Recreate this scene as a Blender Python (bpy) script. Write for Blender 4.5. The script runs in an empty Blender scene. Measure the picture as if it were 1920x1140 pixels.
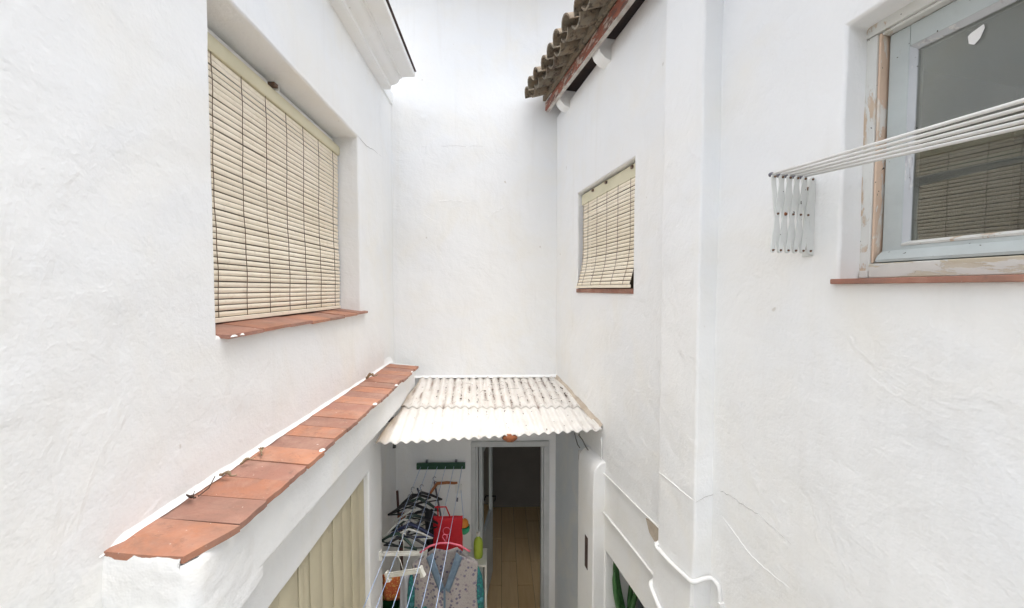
import bpy, bmesh, math, random
from mathutils import Vector, Matrix, noise
random.seed(7)
R = math.radians
scene = bpy.context.scene

# ------------------------------------------------------------------ camera
EYE = 3.75                       # eye height above the courtyard floor
cam_data = bpy.data.cameras.new('camera')
cam_data.sensor_width = 36.0
cam_data.lens = 36.0 * 711 / 1920
cam_data.clip_start = 0.02
cam_data.clip_end = 500
cam = bpy.data.objects.new('camera', cam_data)
scene.collection.objects.link(cam)
cam.location = (0, 0, EYE)
cam.rotation_euler = (R(90 - 2.3), 0, R(-1.61))
scene.camera = cam

# ------------------------------------------------------------------ sky, sun, exposure
SUN_EL, SUN_AZ = R(84), R(150)
world = bpy.data.worlds.new('World'); scene.world = world
world.use_nodes = True
wn = world.node_tree.nodes; wl = world.node_tree.links
for n in list(wn): wn.remove(n)
sky = wn.new('ShaderNodeTexSky'); sky.sky_type = 'NISHITA'; sky.sun_disc = False
sky.sun_elevation = SUN_EL; sky.sun_rotation = SUN_AZ
sky.dust_density = 4.0; sky.ozone_density = 1.0; sky.air_density = 1.0
hs = wn.new('ShaderNodeHueSaturation'); hs.inputs['Saturation'].default_value = 0.30
bg = wn.new('ShaderNodeBackground'); bg.inputs['Strength'].default_value = 0.15
wo = wn.new('ShaderNodeOutputWorld')
wl.new(sky.outputs[0], hs.inputs['Color']); wl.new(hs.outputs[0], bg.inputs['Color']); wl.new(bg.outputs[0], wo.inputs['Surface'])

sun_data = bpy.data.lights.new('sun', 'SUN')
sun_data.energy = 0.7; sun_data.angle = R(45); sun_data.color = (1.0, 0.94, 0.86)
sun = bpy.data.objects.new('sun', sun_data); scene.collection.objects.link(sun)
sd = Vector((math.sin(SUN_AZ) * math.cos(SUN_EL), math.cos(SUN_AZ) * math.cos(SUN_EL), math.sin(SUN_EL)))
sun.rotation_euler = sd.to_track_quat('Z', 'Y').to_euler()
sun.location = (0, 0, 12)

vs = scene.view_settings
vs.view_transform = 'Standard'; vs.look = 'None'; vs.gamma = 1; vs.use_curve_mapping = False
vs.exposure = 1.64
cy = scene.cycles
cy.use_denoising = True
cy.use_adaptive_sampling = True; cy.adaptive_threshold = .02
cy.max_bounces = 9; cy.diffuse_bounces = 6; cy.glossy_bounces = 4; cy.transmission_bounces = 6; cy.transparent_max_bounces = 12

# ------------------------------------------------------------------ materials
MATS = {}
class NT:
    def __init__(self, name):
        self.m = bpy.data.materials.new(name); self.m.use_nodes = True
        self.t = self.m.node_tree; self.n = self.t.nodes; self.l = self.t.links
        self.b = self.n['Principled BSDF']
        MATS[name] = self.m
        self.tc = self.n.new('ShaderNodeTexCoord')
    def new(self, t, **kw):
        o = self.n.new(t)
        for k, v in kw.items():
            if k in o.inputs.keys(): o.inputs[k].default_value = v
            else: setattr(o, k, v)
        return o
    def pos(self, world=False):
        if world:
            g = self.n.new('ShaderNodeNewGeometry'); return g.outputs['Position']
        return self.tc.outputs['Object']
    def noise(self, scale, detail=3, rough=.5, world=False, vec=None, dist=0):
        o = self.new('ShaderNodeTexNoise', Scale=scale, Detail=detail, Roughness=rough, Distortion=dist)
        self.l.new(vec or self.pos(world), o.inputs['Vector']); return o.outputs['Fac']
    def ramp(self, fac, stops, interp='LINEAR'):
        o = self.n.new('ShaderNodeValToRGB'); e = o.color_ramp.elements; o.color_ramp.interpolation = interp
        while len(e) < len(stops): e.new(.5)
        for i, (p, c) in enumerate(stops):
            e[i].position = p
            if isinstance(c, (int, float)): c = (c, c, c)
            e[i].color = (*c, 1)
        self.l.new(fac, o.inputs[0]); return o.outputs[0]
    def mix(self, fac, a, b, blend='MIX'):
        o = self.n.new('ShaderNodeMix'); o.data_type = 'RGBA'; o.blend_type = blend
        for s, v in ((0, fac), (6, a), (7, b)):
            if isinstance(v, (tuple, float, int)):
                o.inputs[s].default_value = v if s == 0 else (*v, 1)
            else: self.l.new(v, o.inputs[s])
        return o.outputs[2]
    def math(self, op, a, b=0):
        o = self.n.new('ShaderNodeMath'); o.operation = op
        for s, v in ((0, a), (1, b)):
            if isinstance(v, (float, int)): o.inputs[s].default_value = v
            else: self.l.new(v, o.inputs[s])
        return o.outputs[0]
    def bump(self, h, strength=.5, dist=.01, prev=None):
        o = self.new('ShaderNodeBump', Strength=strength, Distance=dist)
        self.l.new(h, o.inputs['Height'])
        if prev: self.l.new(prev, o.inputs['Normal'])
        return o.outputs[0]
    def done(self, col, rough=.8, nrm=None, **kw):
        for sock, v in (('Base Color', col), ('Roughness', rough)):
            if isinstance(v, tuple): self.b.inputs[sock].default_value = (*v, 1)
            elif isinstance(v, (float, int)): self.b.inputs[sock].default_value = v
            else: self.l.new(v, self.b.inputs[sock])
        if nrm: self.l.new(nrm, self.b.inputs['Normal'])
        for k, v in kw.items(): self.b.inputs[k].default_value = v
        return self.m

def plaster(name, base=(.86, .862, .85), tint=(.82, .832, .84), bumpy=1.0, dirt=0.0):
    t = NT(name)
    col = t.mix(t.ramp(t.noise(.9, 2, .6, True), [(.35, 0.), (.7, 1.)]), base, tint)
    yel = t.ramp(t.noise(1.7, 3, .65, True, dist=.6), [(.46, 0.), (.74, .55)])
    col = t.mix(yel, col, (.84, .815, .745))
    if dirt:
        d = t.ramp(t.noise(5.5, 6, .7, True), [(.55, 0.), (.75, dirt)])
        col = t.mix(d, col, (.5, .47, .42))
    sm_ = t.new('ShaderNodeMapping'); sm_.inputs['Scale'].default_value = (7, 7, .5); t.l.new(t.pos(True), sm_.inputs['Vector'])
    col = t.mix(t.ramp(t.noise(1.0, 4, .7, vec=sm_.outputs[0]), [(.56, 0.), (.80, .30)]), col, (.70, .685, .65))
    # rare small chips
    ch = t.ramp(t.noise(13, 1, .4, True), [(.80, 0.), (.82, .8)])
    col = t.mix(ch, col, (.62, .59, .54))
    # trowel and brush relief, summed into one height
    w = t.new('ShaderNodeMapping'); w.inputs['Scale'].default_value = (1, 1, .8); w.inputs['Rotation'].default_value = (.5, .3, .2)
    t.l.new(t.pos(True), w.inputs['Vector'])
    h1 = t.math('MULTIPLY', t.noise(3.2, 4, .5, True), .022)
    sf = t.noise(3.4, 4, .55, vec=w.outputs[0], dist=.8)
    h2 = t.math('MULTIPLY', t.ramp(sf, [(.52, 0.), (.59, 1.), (.68, .5), (.76, 0.)]), .0013)
    h3 = t.math('MULTIPLY', t.noise(75, 1, .6, True), .0016)
    h = t.math('ADD', t.math('ADD', h1, h2), h3)
    n5 = t.bump(h, .85 * bumpy, 1.0)
    return t.done(col, .85, n5)
plaster('plaster')
plaster('plaster_smooth', bumpy=.6)
plaster('plaster_dirty', base=(.80, .79, .765), dirt=.35)
plaster('plaster_blue', base=(.66, .70, .74), tint=(.60, .65, .70), bumpy=.5)

def simple(name, c1, c2=None, scale=8, rough=.6, bump=0, bscale=60, world=False, metallic=0, spec=None, stops=(.35, .7)):
    t = NT(name)
    col = c1
    if c2: col = t.mix(t.ramp(t.noise(scale, 5, .6, world), [(stops[0], 0.), (stops[1], 1.)]), c1, c2)
    nr = t.bump(t.noise(bscale, 3, .55, world), bump, .004) if bump else None
    kw = {'Metallic': metallic}
    if spec is not None: kw['Specular IOR Level'] = spec
    return t.done(col, rough, nr, **kw)

def terracotta(name):
    t = NT(name)
    oi = t.n.new('ShaderNodeObjectInfo')
    base = oi.outputs['Color']
    sm = t.ramp(t.noise(9, 6, .65, True), [(.4, 0.), (.75, .75)])
    col = t.mix(sm, base, (.31, .165, .125))
    pale = t.ramp(t.noise(5, 6, .7, True, dist=.4), [(.46, 0.), (.68, .6)])
    col = t.mix(pale, col, (.47, .29, .22))
    gr = t.ramp(t.noise(3.2, 7, .72, True, dist=.5), [(.50, 0.), (.66, .55)])
    col = t.mix(gr, col, (.20, .125, .095))
    spk = t.ramp(t.noise(40, 4, .62, True), [(.69, 0.), (.72, .9)])
    col = t.mix(spk, col, (.75, .70, .64))
    dk = t.ramp(t.noise(26, 5, .7, True), [(.30, .5), (.42, 0.)])
    col = t.mix(dk, col, (.17, .10, .075))
    n = t.bump(t.noise(22, 5, .6, True), .35, .006)
    n = t.bump(t.noise(150, 2, .5, True), .2, .002, n)
    return t.done(col, .72, n)
terracotta('terracotta')

def flaking(name, paint, wood, grey, amount=.55, stretch=(1, 1, .25)):
    t = NT(name)
    mp = t.new('ShaderNodeMapping'); mp.inputs['Scale'].default_value = stretch
    t.l.new(t.pos(True), mp.inputs['Vector'])
    f = t.noise(16, 7, .68, vec=mp.outputs[0], dist=.5)
    m1 = t.ramp(f, [(amount, 0.), (amount + .02, 1.)])
    m2 = t.ramp(t.noise(30, 5, .6, vec=mp.outputs[0]), [(.45, 0.), (.55, 1.)])
    under = t.mix(m2, wood, grey)
    pc = t.mix(t.ramp(t.noise(7, 5, .6, True), [(.35, 0.), (.7, 1.)]), paint, tuple(c * .88 for c in paint))
    col = t.mix(m1, pc, under)
    hole = t.ramp(t.noise(75, 1, .4, True), [(.755, 0.), (.775, 1.)])
    col = t.mix(hole, col, (.06, .05, .04))
    inv = t.math('SUBTRACT', 1.0, m1)
    n = t.bump(inv, .5, .0025)
    n = t.bump(t.noise(60, 4, .6, vec=mp.outputs[0]), .25, .003, n)
    return t.done(col, .6, n)
flaking('frame_paint', (.70, .70, .665), (.55, .43, .32), (.60, .57, .51), .545)
flaking('frame_bare', (.70, .52, .39), (.72, .69, .64), (.66, .56, .46), .53)
flaking('frame_bottom', (.70, .70, .66), (.56, .50, .38), (.60, .56, .46), .50, (.3, .3, 1))
flaking('sash_paint', (.50, .545, .54), (.62, .63, .61), (.50, .52, .52), .655)
flaking('putty', (.56, .58, .60), (.42, .42, .44), (.68, .68, .66), .52)
flaking('fascia_paint', (.30, .095, .055), (.50, .40, .33), (.15, .075, .055), .50, (1, .3, 1))
flaking('rack_paint', (.70, .715, .69), (.60, .58, .50), (.66, .62, .54), .72, (1, 1, 1))

def slat_mat(name):
    t = NT(name); oi = t.n.new('ShaderNodeObjectInfo')
    col = t.mix(t.ramp(t.noise(3.5, 5, .6, True), [(.35, 0.), (.7, 1.)]), (.91, .83, .69), (.85, .76, .60))
    col = t.mix(t.ramp(oi.outputs['Random'], [(0, 0.), (.6, .12), (1, .45)]), col, (.74, .65, .50))
    dirt = t.ramp(t.noise(28, 6, .7, True), [(.56, 0.), (.72, .5)])
    col = t.mix(dirt, col, (.60, .50, .37))
    return t.done(col, .55, t.bump(t.noise(90, 3, .55, True), .15, .004))
slat_mat('cream_slat')
simple('cream_box', (.70, .65, .47), (.62, .58, .41), 4, .5, .06, 60, True)
simple('shutter_cream', (.62, .56, .40), (.54, .49, .35), 3, .5, .06, 60, True)
simple('cord_brown', (.16, .10, .055), (.10, .065, .04), 40, .8)
simple('dark_gap', (.055, .035, .022), None, rough=.9)
simple('blind_back', (.12, .092, .06), None, rough=.9)
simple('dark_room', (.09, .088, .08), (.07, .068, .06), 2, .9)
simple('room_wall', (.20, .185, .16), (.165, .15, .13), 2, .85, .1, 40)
simple('steel_screw', (.12, .10, .09), (.20, .10, .05), 60, .5, metallic=.6)
simple('rust', (.30, .10, .035), (.14, .05, .025), 40, .9, .4, 90)
simple('rod_white', (.80, .80, .79), (.68, .67, .64), 9, .35, 0, 60, True)
simple('conduit', (.82, .82, .80), (.74, .74, .73), 6, .55, .1, 80, True)
simple('cable_dark', (.05, .048, .045), None, rough=.7)
simple('crack_dark', (.40, .39, .38), (.58, .57, .56), 25, .95)
simple('crack_white', (.86, .86, .85), None, rough=.8)
simple('bare_patch', (.56, .49, .40), (.42, .35, .28), 14, .95, .5, 60, True)
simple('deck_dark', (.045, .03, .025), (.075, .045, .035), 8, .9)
simple('white_trim', (.60, .58, .54), (.36, .30, .26), 12, .7, .2, 50, True)
simple('green_paint', (.018, .065, .038), (.03, .09, .055), 10, .55)
simple('wood_hanger', (.42, .16, .05), (.28, .09, .03), 14, .45)
simple('cord_blue', (.30, .42, .66), (.52, .60, .74), 3, .6, 0, 10, True)
simple('plastic_black', (.018, .019, .022), None, rough=.4)
simple('plastic_navy', (.02, .03, .085), None, rough=.4)
simple('plastic_green', (.03, .06, .045), None, rough=.45)
simple('plastic_white', (.74, .73, .68), (.60, .59, .52), 12, .4)
simple('plastic_pink', (.75, .16, .22), (.60, .10, .16), 12, .4)
simple('fabric_red', (.62, .018, .028), (.50, .012, .02), 6, .7, .3, 30)
simple('fabric_black', (.015, .016, .018), None, rough=.9)
simple('fabric_grey', (.42, .42, .44), (.34, .34, .36), 8, .9, .4, 30)
simple('collar_blue', (.15, .21, .27), (.10, .15, .21), 30, .9, .3, 120)
simple('bin_green', (.025, .12, .035), (.02, .09, .03), 5, .45)
simple('orange_toy', (.75, .26, .03), None, rough=.5)
simple('green_toy', (.02, .35, .16), None, rough=.5)
simple('lime_plastic', (.45, .55, .05), (.36, .48, .05), 8, .45)
simple('broom_wood', (.10, .035, .03), (.07, .03, .028), 10, .6)
simple('metal_grey', (.16, .16, .19), None, rough=.45, metallic=.4)
simple('door_paint', (.50, .53, .53), (.43, .46, .46), 4, .5, .08, 50, True)
simple('door_frame_paint', (.60, .615, .61), (.50, .515, .51), 5, .5, .1, 50, True)
simple('leaf_green', (.035, .12, .035), (.06, .17, .05), 14, .5, .2, 50)
simple('cactus_lime', (.24, .28, .05), (.16, .22, .05), 20, .6, .4, 60)
simple('pot_clay', (.33, .13, .07), (.25, .10, .06), 8, .8)
simple('pot_brown', (.09, .055, .05), (.06, .04, .035), 8, .7)
simple('dry_leaf', (.22, .14, .075), (.40, .33, .22), 30, .85)
simple('dark_twig', (.05, .03, .022), (.10, .06, .04), 30, .9)
simple('floor_tile', (.66, .63, .58), (.58, .55, .50), 4, .6, .1, 40, True)
simple('paper', (.80, .79, .77), None, rough=.8)
simple('white_plastic_fit', (.76, .76, .73), None, rough=.4)
simple('teal_rail', (.03, .065, .07), None, rough=.5)

def patterned(name, ground, blots, scale=26):
    t = NT(name)
    v = t.new('ShaderNodeTexVoronoi', Scale=scale); t.l.new(t.pos(), v.inputs['Vector'])
    col = ground
    a = t.ramp(v.outputs['Distance'], [(.28, 1.), (.38, 0.)])
    pick = t.ramp(v.outputs['Color'], [(0, blots[0]), (.4, blots[1]), (.6, blots[2]), (1, blots[0])])
    col = t.mix(a, ground, pick)
    fine = t.ramp(t.noise(scale * 4, 3, .6), [(.52, 0.), (.62, .7)])
    col = t.mix(fine, col, blots[1])
    return t.done(col, .9, t.bump(t.noise(20, 4, .5), .3, .01))
patterned('floral', (.34, .315, .295), ((.08, .075, .12), (.25, .20, .23), (.13, .12, .19)), 30)
patterned('teal_print', (.02, .10, .12), ((.01, .02, .09), (.02, .32, .22), (.10, .30, .36)), 18)
patterned('pack_print', (.42, .09, .03), ((.60, .26, .04), (.62, .40, .10), (.30, .03, .02)), 20)

def corrugated(name, dirty):
    t = NT(name)
    sep = t.n.new('ShaderNodeSeparateXYZ'); t.l.new(t.pos(True), sep.inputs[0])
    ph = t.math('MULTIPLY', t.math('ADD', sep.outputs['X'], t.math('MULTIPLY', sep.outputs['Y'], .08)), 2 * math.pi / .078)
    val = t.math('MULTIPLY_ADD', t.math('SINE', ph), -.5); val.node.inputs[2].default_value = .5   # 1 in valleys
    pn = t.noise(7, 6, .7, True)
    base = t.mix(t.ramp(pn, [(.4, 0.), (.7, 1.)]), (.71, .69, .655), (.62, .595, .555))
    if dirty:
        base = t.mix(t.ramp(t.noise(12, 6, .7, True), [(.42, 0.), (.7, .40)]), base, (.62, .54, .47))
    mp = t.new('ShaderNodeMapping'); mp.inputs['Scale'].default_value = (1, .22, 1); t.l.new(t.pos(True), mp.inputs['Vector'])
    st = t.noise(9, 6, .75, vec=mp.outputs[0])
    lo = .49 if dirty else .56
    m = t.math('MULTIPLY', t.math('POWER', val, 4.0), t.ramp(st, [(lo, 0.), (lo + .12, 1.)]))
    col = t.mix(t.math('MULTIPLY', m, .9 if dirty else .6), base, (.19, .12, .085))
    sp = t.ramp(t.noise(34, 4, .65, True), [(.63 if dirty else .73, 0.), (.68 if dirty else .76, .85)])
    col = t.mix(sp, col, (.24, .15, .10))
    # rusty brown staining along the side next to the ledge
    xl = t.math('MULTIPLY', t.math('SUBTRACT', -.79, t.math('ADD', sep.outputs['X'], t.math('MULTIPLY', t.noise(6, 4, .6, True), .10))), 14.0); xl.node.use_clamp = True
    col = t.mix(t.math('MULTIPLY', xl, .75), col, (.40, .30, .20))
    # brown runs along the two long edges where water collects
    return t.done(col, .75, t.bump(t.noise(60, 4, .6, True), .3, .004))
corrugated('sheet_dirty', True); corrugated('sheet_clean', False)

def barrel(name):
    t = NT(name)
    oi = t.n.new('ShaderNodeObjectInfo')
    base = t.ramp(oi.outputs['Random'], [(0, (.20, .15, .105)), (.5, (.26, .205, .14)), (1, (.15, .115, .085))])
    li = t.ramp(t.noise(14, 6, .7, True), [(.42, 0.), (.62, .9)])
    col = t.mix(li, base, (.24, .22, .175))
    bl = t.ramp(t.noise(22, 5, .65, True), [(.52, 0.), (.64, .85)])
    col = t.mix(bl, col, (.055, .045, .036))
    return t.done(col, .95, t.bump(t.noise(40, 5, .65, True), .6, .01))
barrel('barrel_tile')

def planks(name):
    t = NT(name)
    oi = t.n.new('ShaderNodeObjectInfo')
    mp = t.new('ShaderNodeMapping'); mp.inputs['Scale'].default_value = (1, .08, 1); t.l.new(t.pos(True), mp.inputs['Vector'])
    g = t.ramp(t.noise(30, 6, .65, vec=mp.outputs[0]), [(.3, (.60, .42, .22)), (.7, (.72, .54, .31))])
    col = t.mix(t.ramp(oi.outputs['Random'], [(0, 0.), (1, .45)]), g, (.52, .33, .14))
    return t.done(col, .35)
planks('plank_wood')

def glass(name):
    t = NT(name); t.n.remove(t.b)
    out = t.n['Material Output']
    fr = t.new('ShaderNodeFresnel', IOR=1.5)
    gl = t.new('ShaderNodeBsdfGlossy', Roughness=.0); gl.inputs['Color'].default_value = (.95, .96, .93, 1)
    tr = t.n.new('ShaderNodeBsdfTransparent'); tr.inputs['Color'].default_value = (.82, .84, .80, 1)
    df = t.n.new('ShaderNodeBsdfDiffuse'); df.inputs['Color'].default_value = (.5, .5, .46, 1)
    m1 = t.n.new('ShaderNodeMixShader'); m2 = t.n.new('ShaderNodeMixShader')
    d = t.ramp(t.noise(5, 5, .7), [(.35, .03), (.75, .12)])
    t.l.new(d, m1.inputs[0]); t.l.new(tr.outputs[0], m1.inputs[1]); t.l.new(df.outputs[0], m1.inputs[2])
    k = t.math('MINIMUM', t.math('MULTIPLY', fr.outputs[0], 2.8), 1.0)
    nb = t.bump(t.noise(2.2, 1, .3), .03, .01); t.l.new(nb, gl.inputs['Normal'])
    t.l.new(k, m2.inputs[0]); t.l.new(m1.outputs[0], m2.inputs[1]); t.l.new(gl.outputs[0], m2.inputs[2])
    t.l.new(m2.outputs[0], out.inputs['Surface'])
glass('window_glass')

def bagmat(name):
    t = NT(name)
    return t.done((.62, .60, .54), .3, t.bump(t.noise(18, 4, .6), .6, .02), **{'Transmission Weight': .35, 'Alpha': .8})
bagmat('clear_bag')

# ------------------------------------------------------------------ mesh helpers
COL = scene.collection
ID = lambda x, y, z: (x, y, z)
class MB:
    def __init__(self): self.v = []; self.f = []
    def add(self, vs, fs, f=ID):
        b = len(self.v); self.v += [f(*p) for p in vs]; self.f += [tuple(b + i for i in q) for q in fs]; return self
    def box(self, x0, x1, y0, y1, z0, z1, f=ID):
        vs = [(x, y, z) for x in (x0, x1) for y in (y0, y1) for z in (z0, z1)]
        return self.add(vs, [(0, 1, 3, 2), (4, 6, 7, 5), (0, 4, 5, 1), (2, 3, 7, 6), (0, 2, 6, 4), (1, 5, 7, 3)], f)
    def tube(self, pts, r, n=8, caps=True, f=ID):
        pts = [Vector(f(*p)) for p in pts]; b = len(self.v); m = len(pts)
        prev = None
        for i, p in enumerate(pts):
            t = (pts[min(i + 1, m - 1)] - pts[max(i - 1, 0)]).normalized()
            a = prev if prev else (Vector((0, 0, 1)) if abs(t.z) < .9 else Vector((1, 0, 0)))
            s = t.cross(a).normalized(); u = s.cross(t).normalized(); prev = u
            rr = r[i] if isinstance(r, (list, tuple)) else r
            for k in range(n):
                an = 2 * math.pi * k / n
                self.v.append(tuple(p + s * math.cos(an) * rr + u * math.sin(an) * rr))
        for i in range(m - 1):
            for k in range(n):
                self.f.append((b + i * n + k, b + i * n + (k + 1) % n, b + (i + 1) * n + (k + 1) % n, b + (i + 1) * n + k))
        if caps:
            self.f.append(tuple(b + k for k in range(n))[::-1]); self.f.append(tuple(b + (m - 1) * n + k for k in range(n)))
        return self
    def prism(self, prof, axis_pts, f=ID):
        """profile of (a,b) swept along a list of (frame functions)"""
        b = len(self.v); n = len(prof)
        for g in axis_pts:
            for p in prof: self.v.append(f(*g(*p)))
        for i in range(len(axis_pts) - 1):
            for k in range(n):
                self.f.append((b + i * n + k, b + i * n + (k + 1) % n, b + (i + 1) * n + (k + 1) % n, b + (i + 1) * n + k))
        self.f.append(tuple(b + k for k in range(n))[::-1]); self.f.append(tuple(b + (len(axis_pts) - 1) * n + k for k in range(n)))
        return self
    def grid(self, nu, nv, fn):
        b = len(self.v)
        for j in range(nv + 1):
            for i in range(nu + 1): self.v.append(tuple(fn(i / nu, j / nv)))
        for j in range(nv):
            for i in range(nu):
                a = b + j * (nu + 1) + i; self.f.append((a, a + 1, a + nu + 2, a + nu + 1))
        return self
    def lathe(self, prof, c, n=16, f=ID):
        b = len(self.v)
        for (r, z) in prof:
            for k in range(n):
                an = 2 * math.pi * k / n; self.v.append(f(c[0] + r * math.cos(an), c[1] + r * math.sin(an), c[2] + z))
        for i in range(len(prof) - 1):
            for k in range(n):
                self.f.append((b + i * n + k, b + i * n + (k + 1) % n, b + (i + 1) * n + (k + 1) % n, b + (i + 1) * n + k))
        return self
    def mesh(self, name, org=(0, 0, 0), fix=True):
        me = bpy.data.meshes.new(name)
        o = Vector(org)
        me.from_pydata([tuple(Vector(p) - o) for p in self.v], [], self.f)
        if fix:
            bm = bmesh.new(); bm.from_mesh(me); bmesh.ops.recalc_face_normals(bm, faces=bm.faces); bm.to_mesh(me); bm.free()
        me.update(); return me

def root_loc(o):
    l = Vector((0, 0, 0))
    while o is not None: l += o.location; o = o.parent
    return l
def link(name, me, mat, parent=None, smooth=False, bevel=0, seg=2, solid=0, org=None):
    o = bpy.data.objects.new(name, me); COL.objects.link(o)
    if me is not None and mat and not me.materials: me.materials.append(MATS[mat])
    if parent: o.parent = parent
    if smooth and me is not None:
        for p in me.polygons: p.use_smooth = True
        if smooth is not True: me.set_sharp_from_angle(angle=R(smooth))
    if solid:
        s = o.modifiers.new('solid', 'SOLIDIFY'); s.thickness = solid; s.offset = 0
    if bevel:
        b = o.modifiers.new('bevel', 'BEVEL'); b.width = bevel; b.segments = seg; b.limit_method = 'ANGLE'; b.angle_limit = R(40)
        b.harden_normals = True
        if not smooth:
            for p in me.polygons: p.use_smooth = True
    return o
def part(name, mb, mat, parent=None, org=None, **kw):
    """build a part from world coordinates; org = own origin in the world"""
    base = root_loc(parent) if parent else Vector((0, 0, 0))
    og = Vector(org) if org is not None else base
    o = link(name, mb.mesh(name, og, kw.pop('fix', True)), mat, parent, **kw)
    o.location = og - base
    return o
def tag(o, label=None, cat=None, group=None, kind=None):
    if label: o['label'] = label
    if cat: o['category'] = cat
    if group: o['group'] = group
    if kind: o['kind'] = kind
    return o
def thing(name, label, cat, loc=(0, 0, 0), group=None):
    o = bpy.data.objects.new(name, None); COL.objects.link(o); o.location = loc; o.empty_display_size = .1
    return tag(o, label, cat, group, 'thing')
TILEC = [0]
def tile_colour(o):
    k = TILEC[0]; TILEC[0] += 1
    a = ((.44, .19, .108), (.335, .165, .118), (.42, .178, .104), (.36, .172, .125), (.455, .205, .118), (.31, .158, .118))[k % 6]
    f = random.uniform(.9, 1.08); o.color = (a[0] * f, a[1] * f, a[2] * f, 1)
def inst(name, me, parent, loc, rot=(0, 0, 0), scale=(1, 1, 1), mat=None):
    o = bpy.data.objects.new(name, me); COL.objects.link(o)
    o.parent = parent; o.location = Vector(loc) - (root_loc(parent) if parent else Vector()); o.rotation_euler = rot; o.scale = scale
    if name == 'tile': tile_colour(o)
    return o

# right wall frame: y = world Y of the foot point, off = distance out of the wall into the court
T, A = .19, 1.39
NRM = math.sqrt(1 + T * T)
NX, NY = -1 / NRM, -T / NRM
def rw(y, off, z): return (A - T * y + off * NX, y + off * NY, z)
RWZ = math.atan2(1, -T) - math.pi / 2      # rotation about Z of the wall direction against +Y

def nz(p, s, seed=0): return noise.noise(Vector(p) * s + Vector((seed * 7.3, seed * 3.1, seed)))
def slab(name, f, u0, u1, v0, v1, th, holes, cell, mat, parent, amp=.006, bevel=.012, edge=.0025):
    """plastered wall with openings; f(u, v, w) -> world, w = 0 on the face and -th at the back"""
    def brk(a, b, hs):
        ks = sorted(set([a, b] + [h for h in hs if a < h < b])); out = [a]
        for p, q in zip(ks, ks[1:]):
            n = max(1, round((q - p) / cell)); out += [p + (q - p) * i / n for i in range(1, n + 1)]
        return out
    us = brk(u0, u1, [h[0] for h in holes] + [h[1] for h in holes]); vs_ = brk(v0, v1, [h[2] for h in holes] + [h[3] for h in holes])
    nu, nv = len(us), len(vs_)
    def solid(i, j):
        if i < 0 or j < 0 or i >= nu - 1 or j >= nv - 1: return False
        cu, cv = (us[i] + us[i + 1]) / 2, (vs_[j] + vs_[j + 1]) / 2
        return not any(h[0] < cu < h[1] and h[2] < cv < h[3] for h in holes)
    idx = {}; V = []; F = []
    def vert(i, j, back):
        k = (i, j, back)
        if k not in idx:
            u, v = us[i], vs_[j]; p = f(u, v, 0)
            d = amp * (nz(p, .9, 1) + .5 * nz(p, 2.6, 2) + .25 * nz(p, 7, 3)) if not back else 0
            du = edge * (nz(p, 3.5, 4) + .6 * nz(p, 11, 6)); dv = edge * (nz(p, 3.5, 5) + .6 * nz(p, 11, 7))
            idx[k] = len(V); V.append(f(u + du, v + dv, d if not back else -th))
        return idx[k]
    for i in range(nu - 1):
        for j in range(nv - 1):
            if not solid(i, j): continue
            for b in (0, 1):
                q = (vert(i, j, b), vert(i + 1, j, b), vert(i + 1, j + 1, b), vert(i, j + 1, b)); F.append(q if b == 0 else q[::-1])
            for (di, dj, a, c) in ((-1, 0, (i, j + 1), (i, j)), (1, 0, (i + 1, j), (i + 1, j + 1)), (0, -1, (i, j), (i + 1, j)), (0, 1, (i + 1, j + 1), (i, j + 1))):
                if not solid(i + di, j + dj): F.append((vert(*c, 0), vert(*a, 0), vert(*a, 1), vert(*c, 1)))
    m = MB(); m.v = V; m.f = F
    return part(name, m, mat, parent, smooth=40, bevel=bevel, seg=3)

# ------------------------------------------------------------------ the setting: floors, rooms
YB = 4.14
tag(part('courtyard_floor', MB().box(-2.2, 2.6, -1.2, 4.3, -.1, 0), 'floor_tile'), kind='structure')

# room behind the doorway
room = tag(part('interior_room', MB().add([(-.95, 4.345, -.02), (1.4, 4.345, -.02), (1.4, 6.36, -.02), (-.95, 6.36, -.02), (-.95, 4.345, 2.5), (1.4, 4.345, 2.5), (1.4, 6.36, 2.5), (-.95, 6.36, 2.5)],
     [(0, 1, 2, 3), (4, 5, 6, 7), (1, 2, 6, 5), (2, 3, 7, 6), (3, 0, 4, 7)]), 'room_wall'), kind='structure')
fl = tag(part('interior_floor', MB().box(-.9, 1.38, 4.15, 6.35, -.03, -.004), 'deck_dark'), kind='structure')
pm = MB().box(-.098, .098, -.445, .445, 0, .012).mesh('plank'); pm.materials.append(MATS['plank_wood'])
for i in range(9):
    for j in range(4):
        y = 4.16 + .45 + j * .9 - (i % 2) * .42
        inst('plank', pm, fl, (-.70 + i * .2, y, -.004))

# ------------------------------------------------------------------ left house
XL = -1.137
lw = thing('house_wall', 'white plastered house wall on the left with large window, tiled ledge and cornice', 'wall', (XL, 1.5, 0))
WY0, WY1, WZ0, WZ1 = 1.55, 3.10, 3.56, 4.955
slab('plaster', lambda u, v, w: (XL + w, u, v), -1.0, 3.70, 0, 5.72, .30, [(WY0, WY1, WZ0, WZ1)], .045, 'plaster', lw, bevel=.016)
slab('return_wall', lambda u, v, w: (-1.166 + w, u, v), 3.68, 4.16, 0, 5.74, .26, [], .05, 'plaster', lw)
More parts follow.
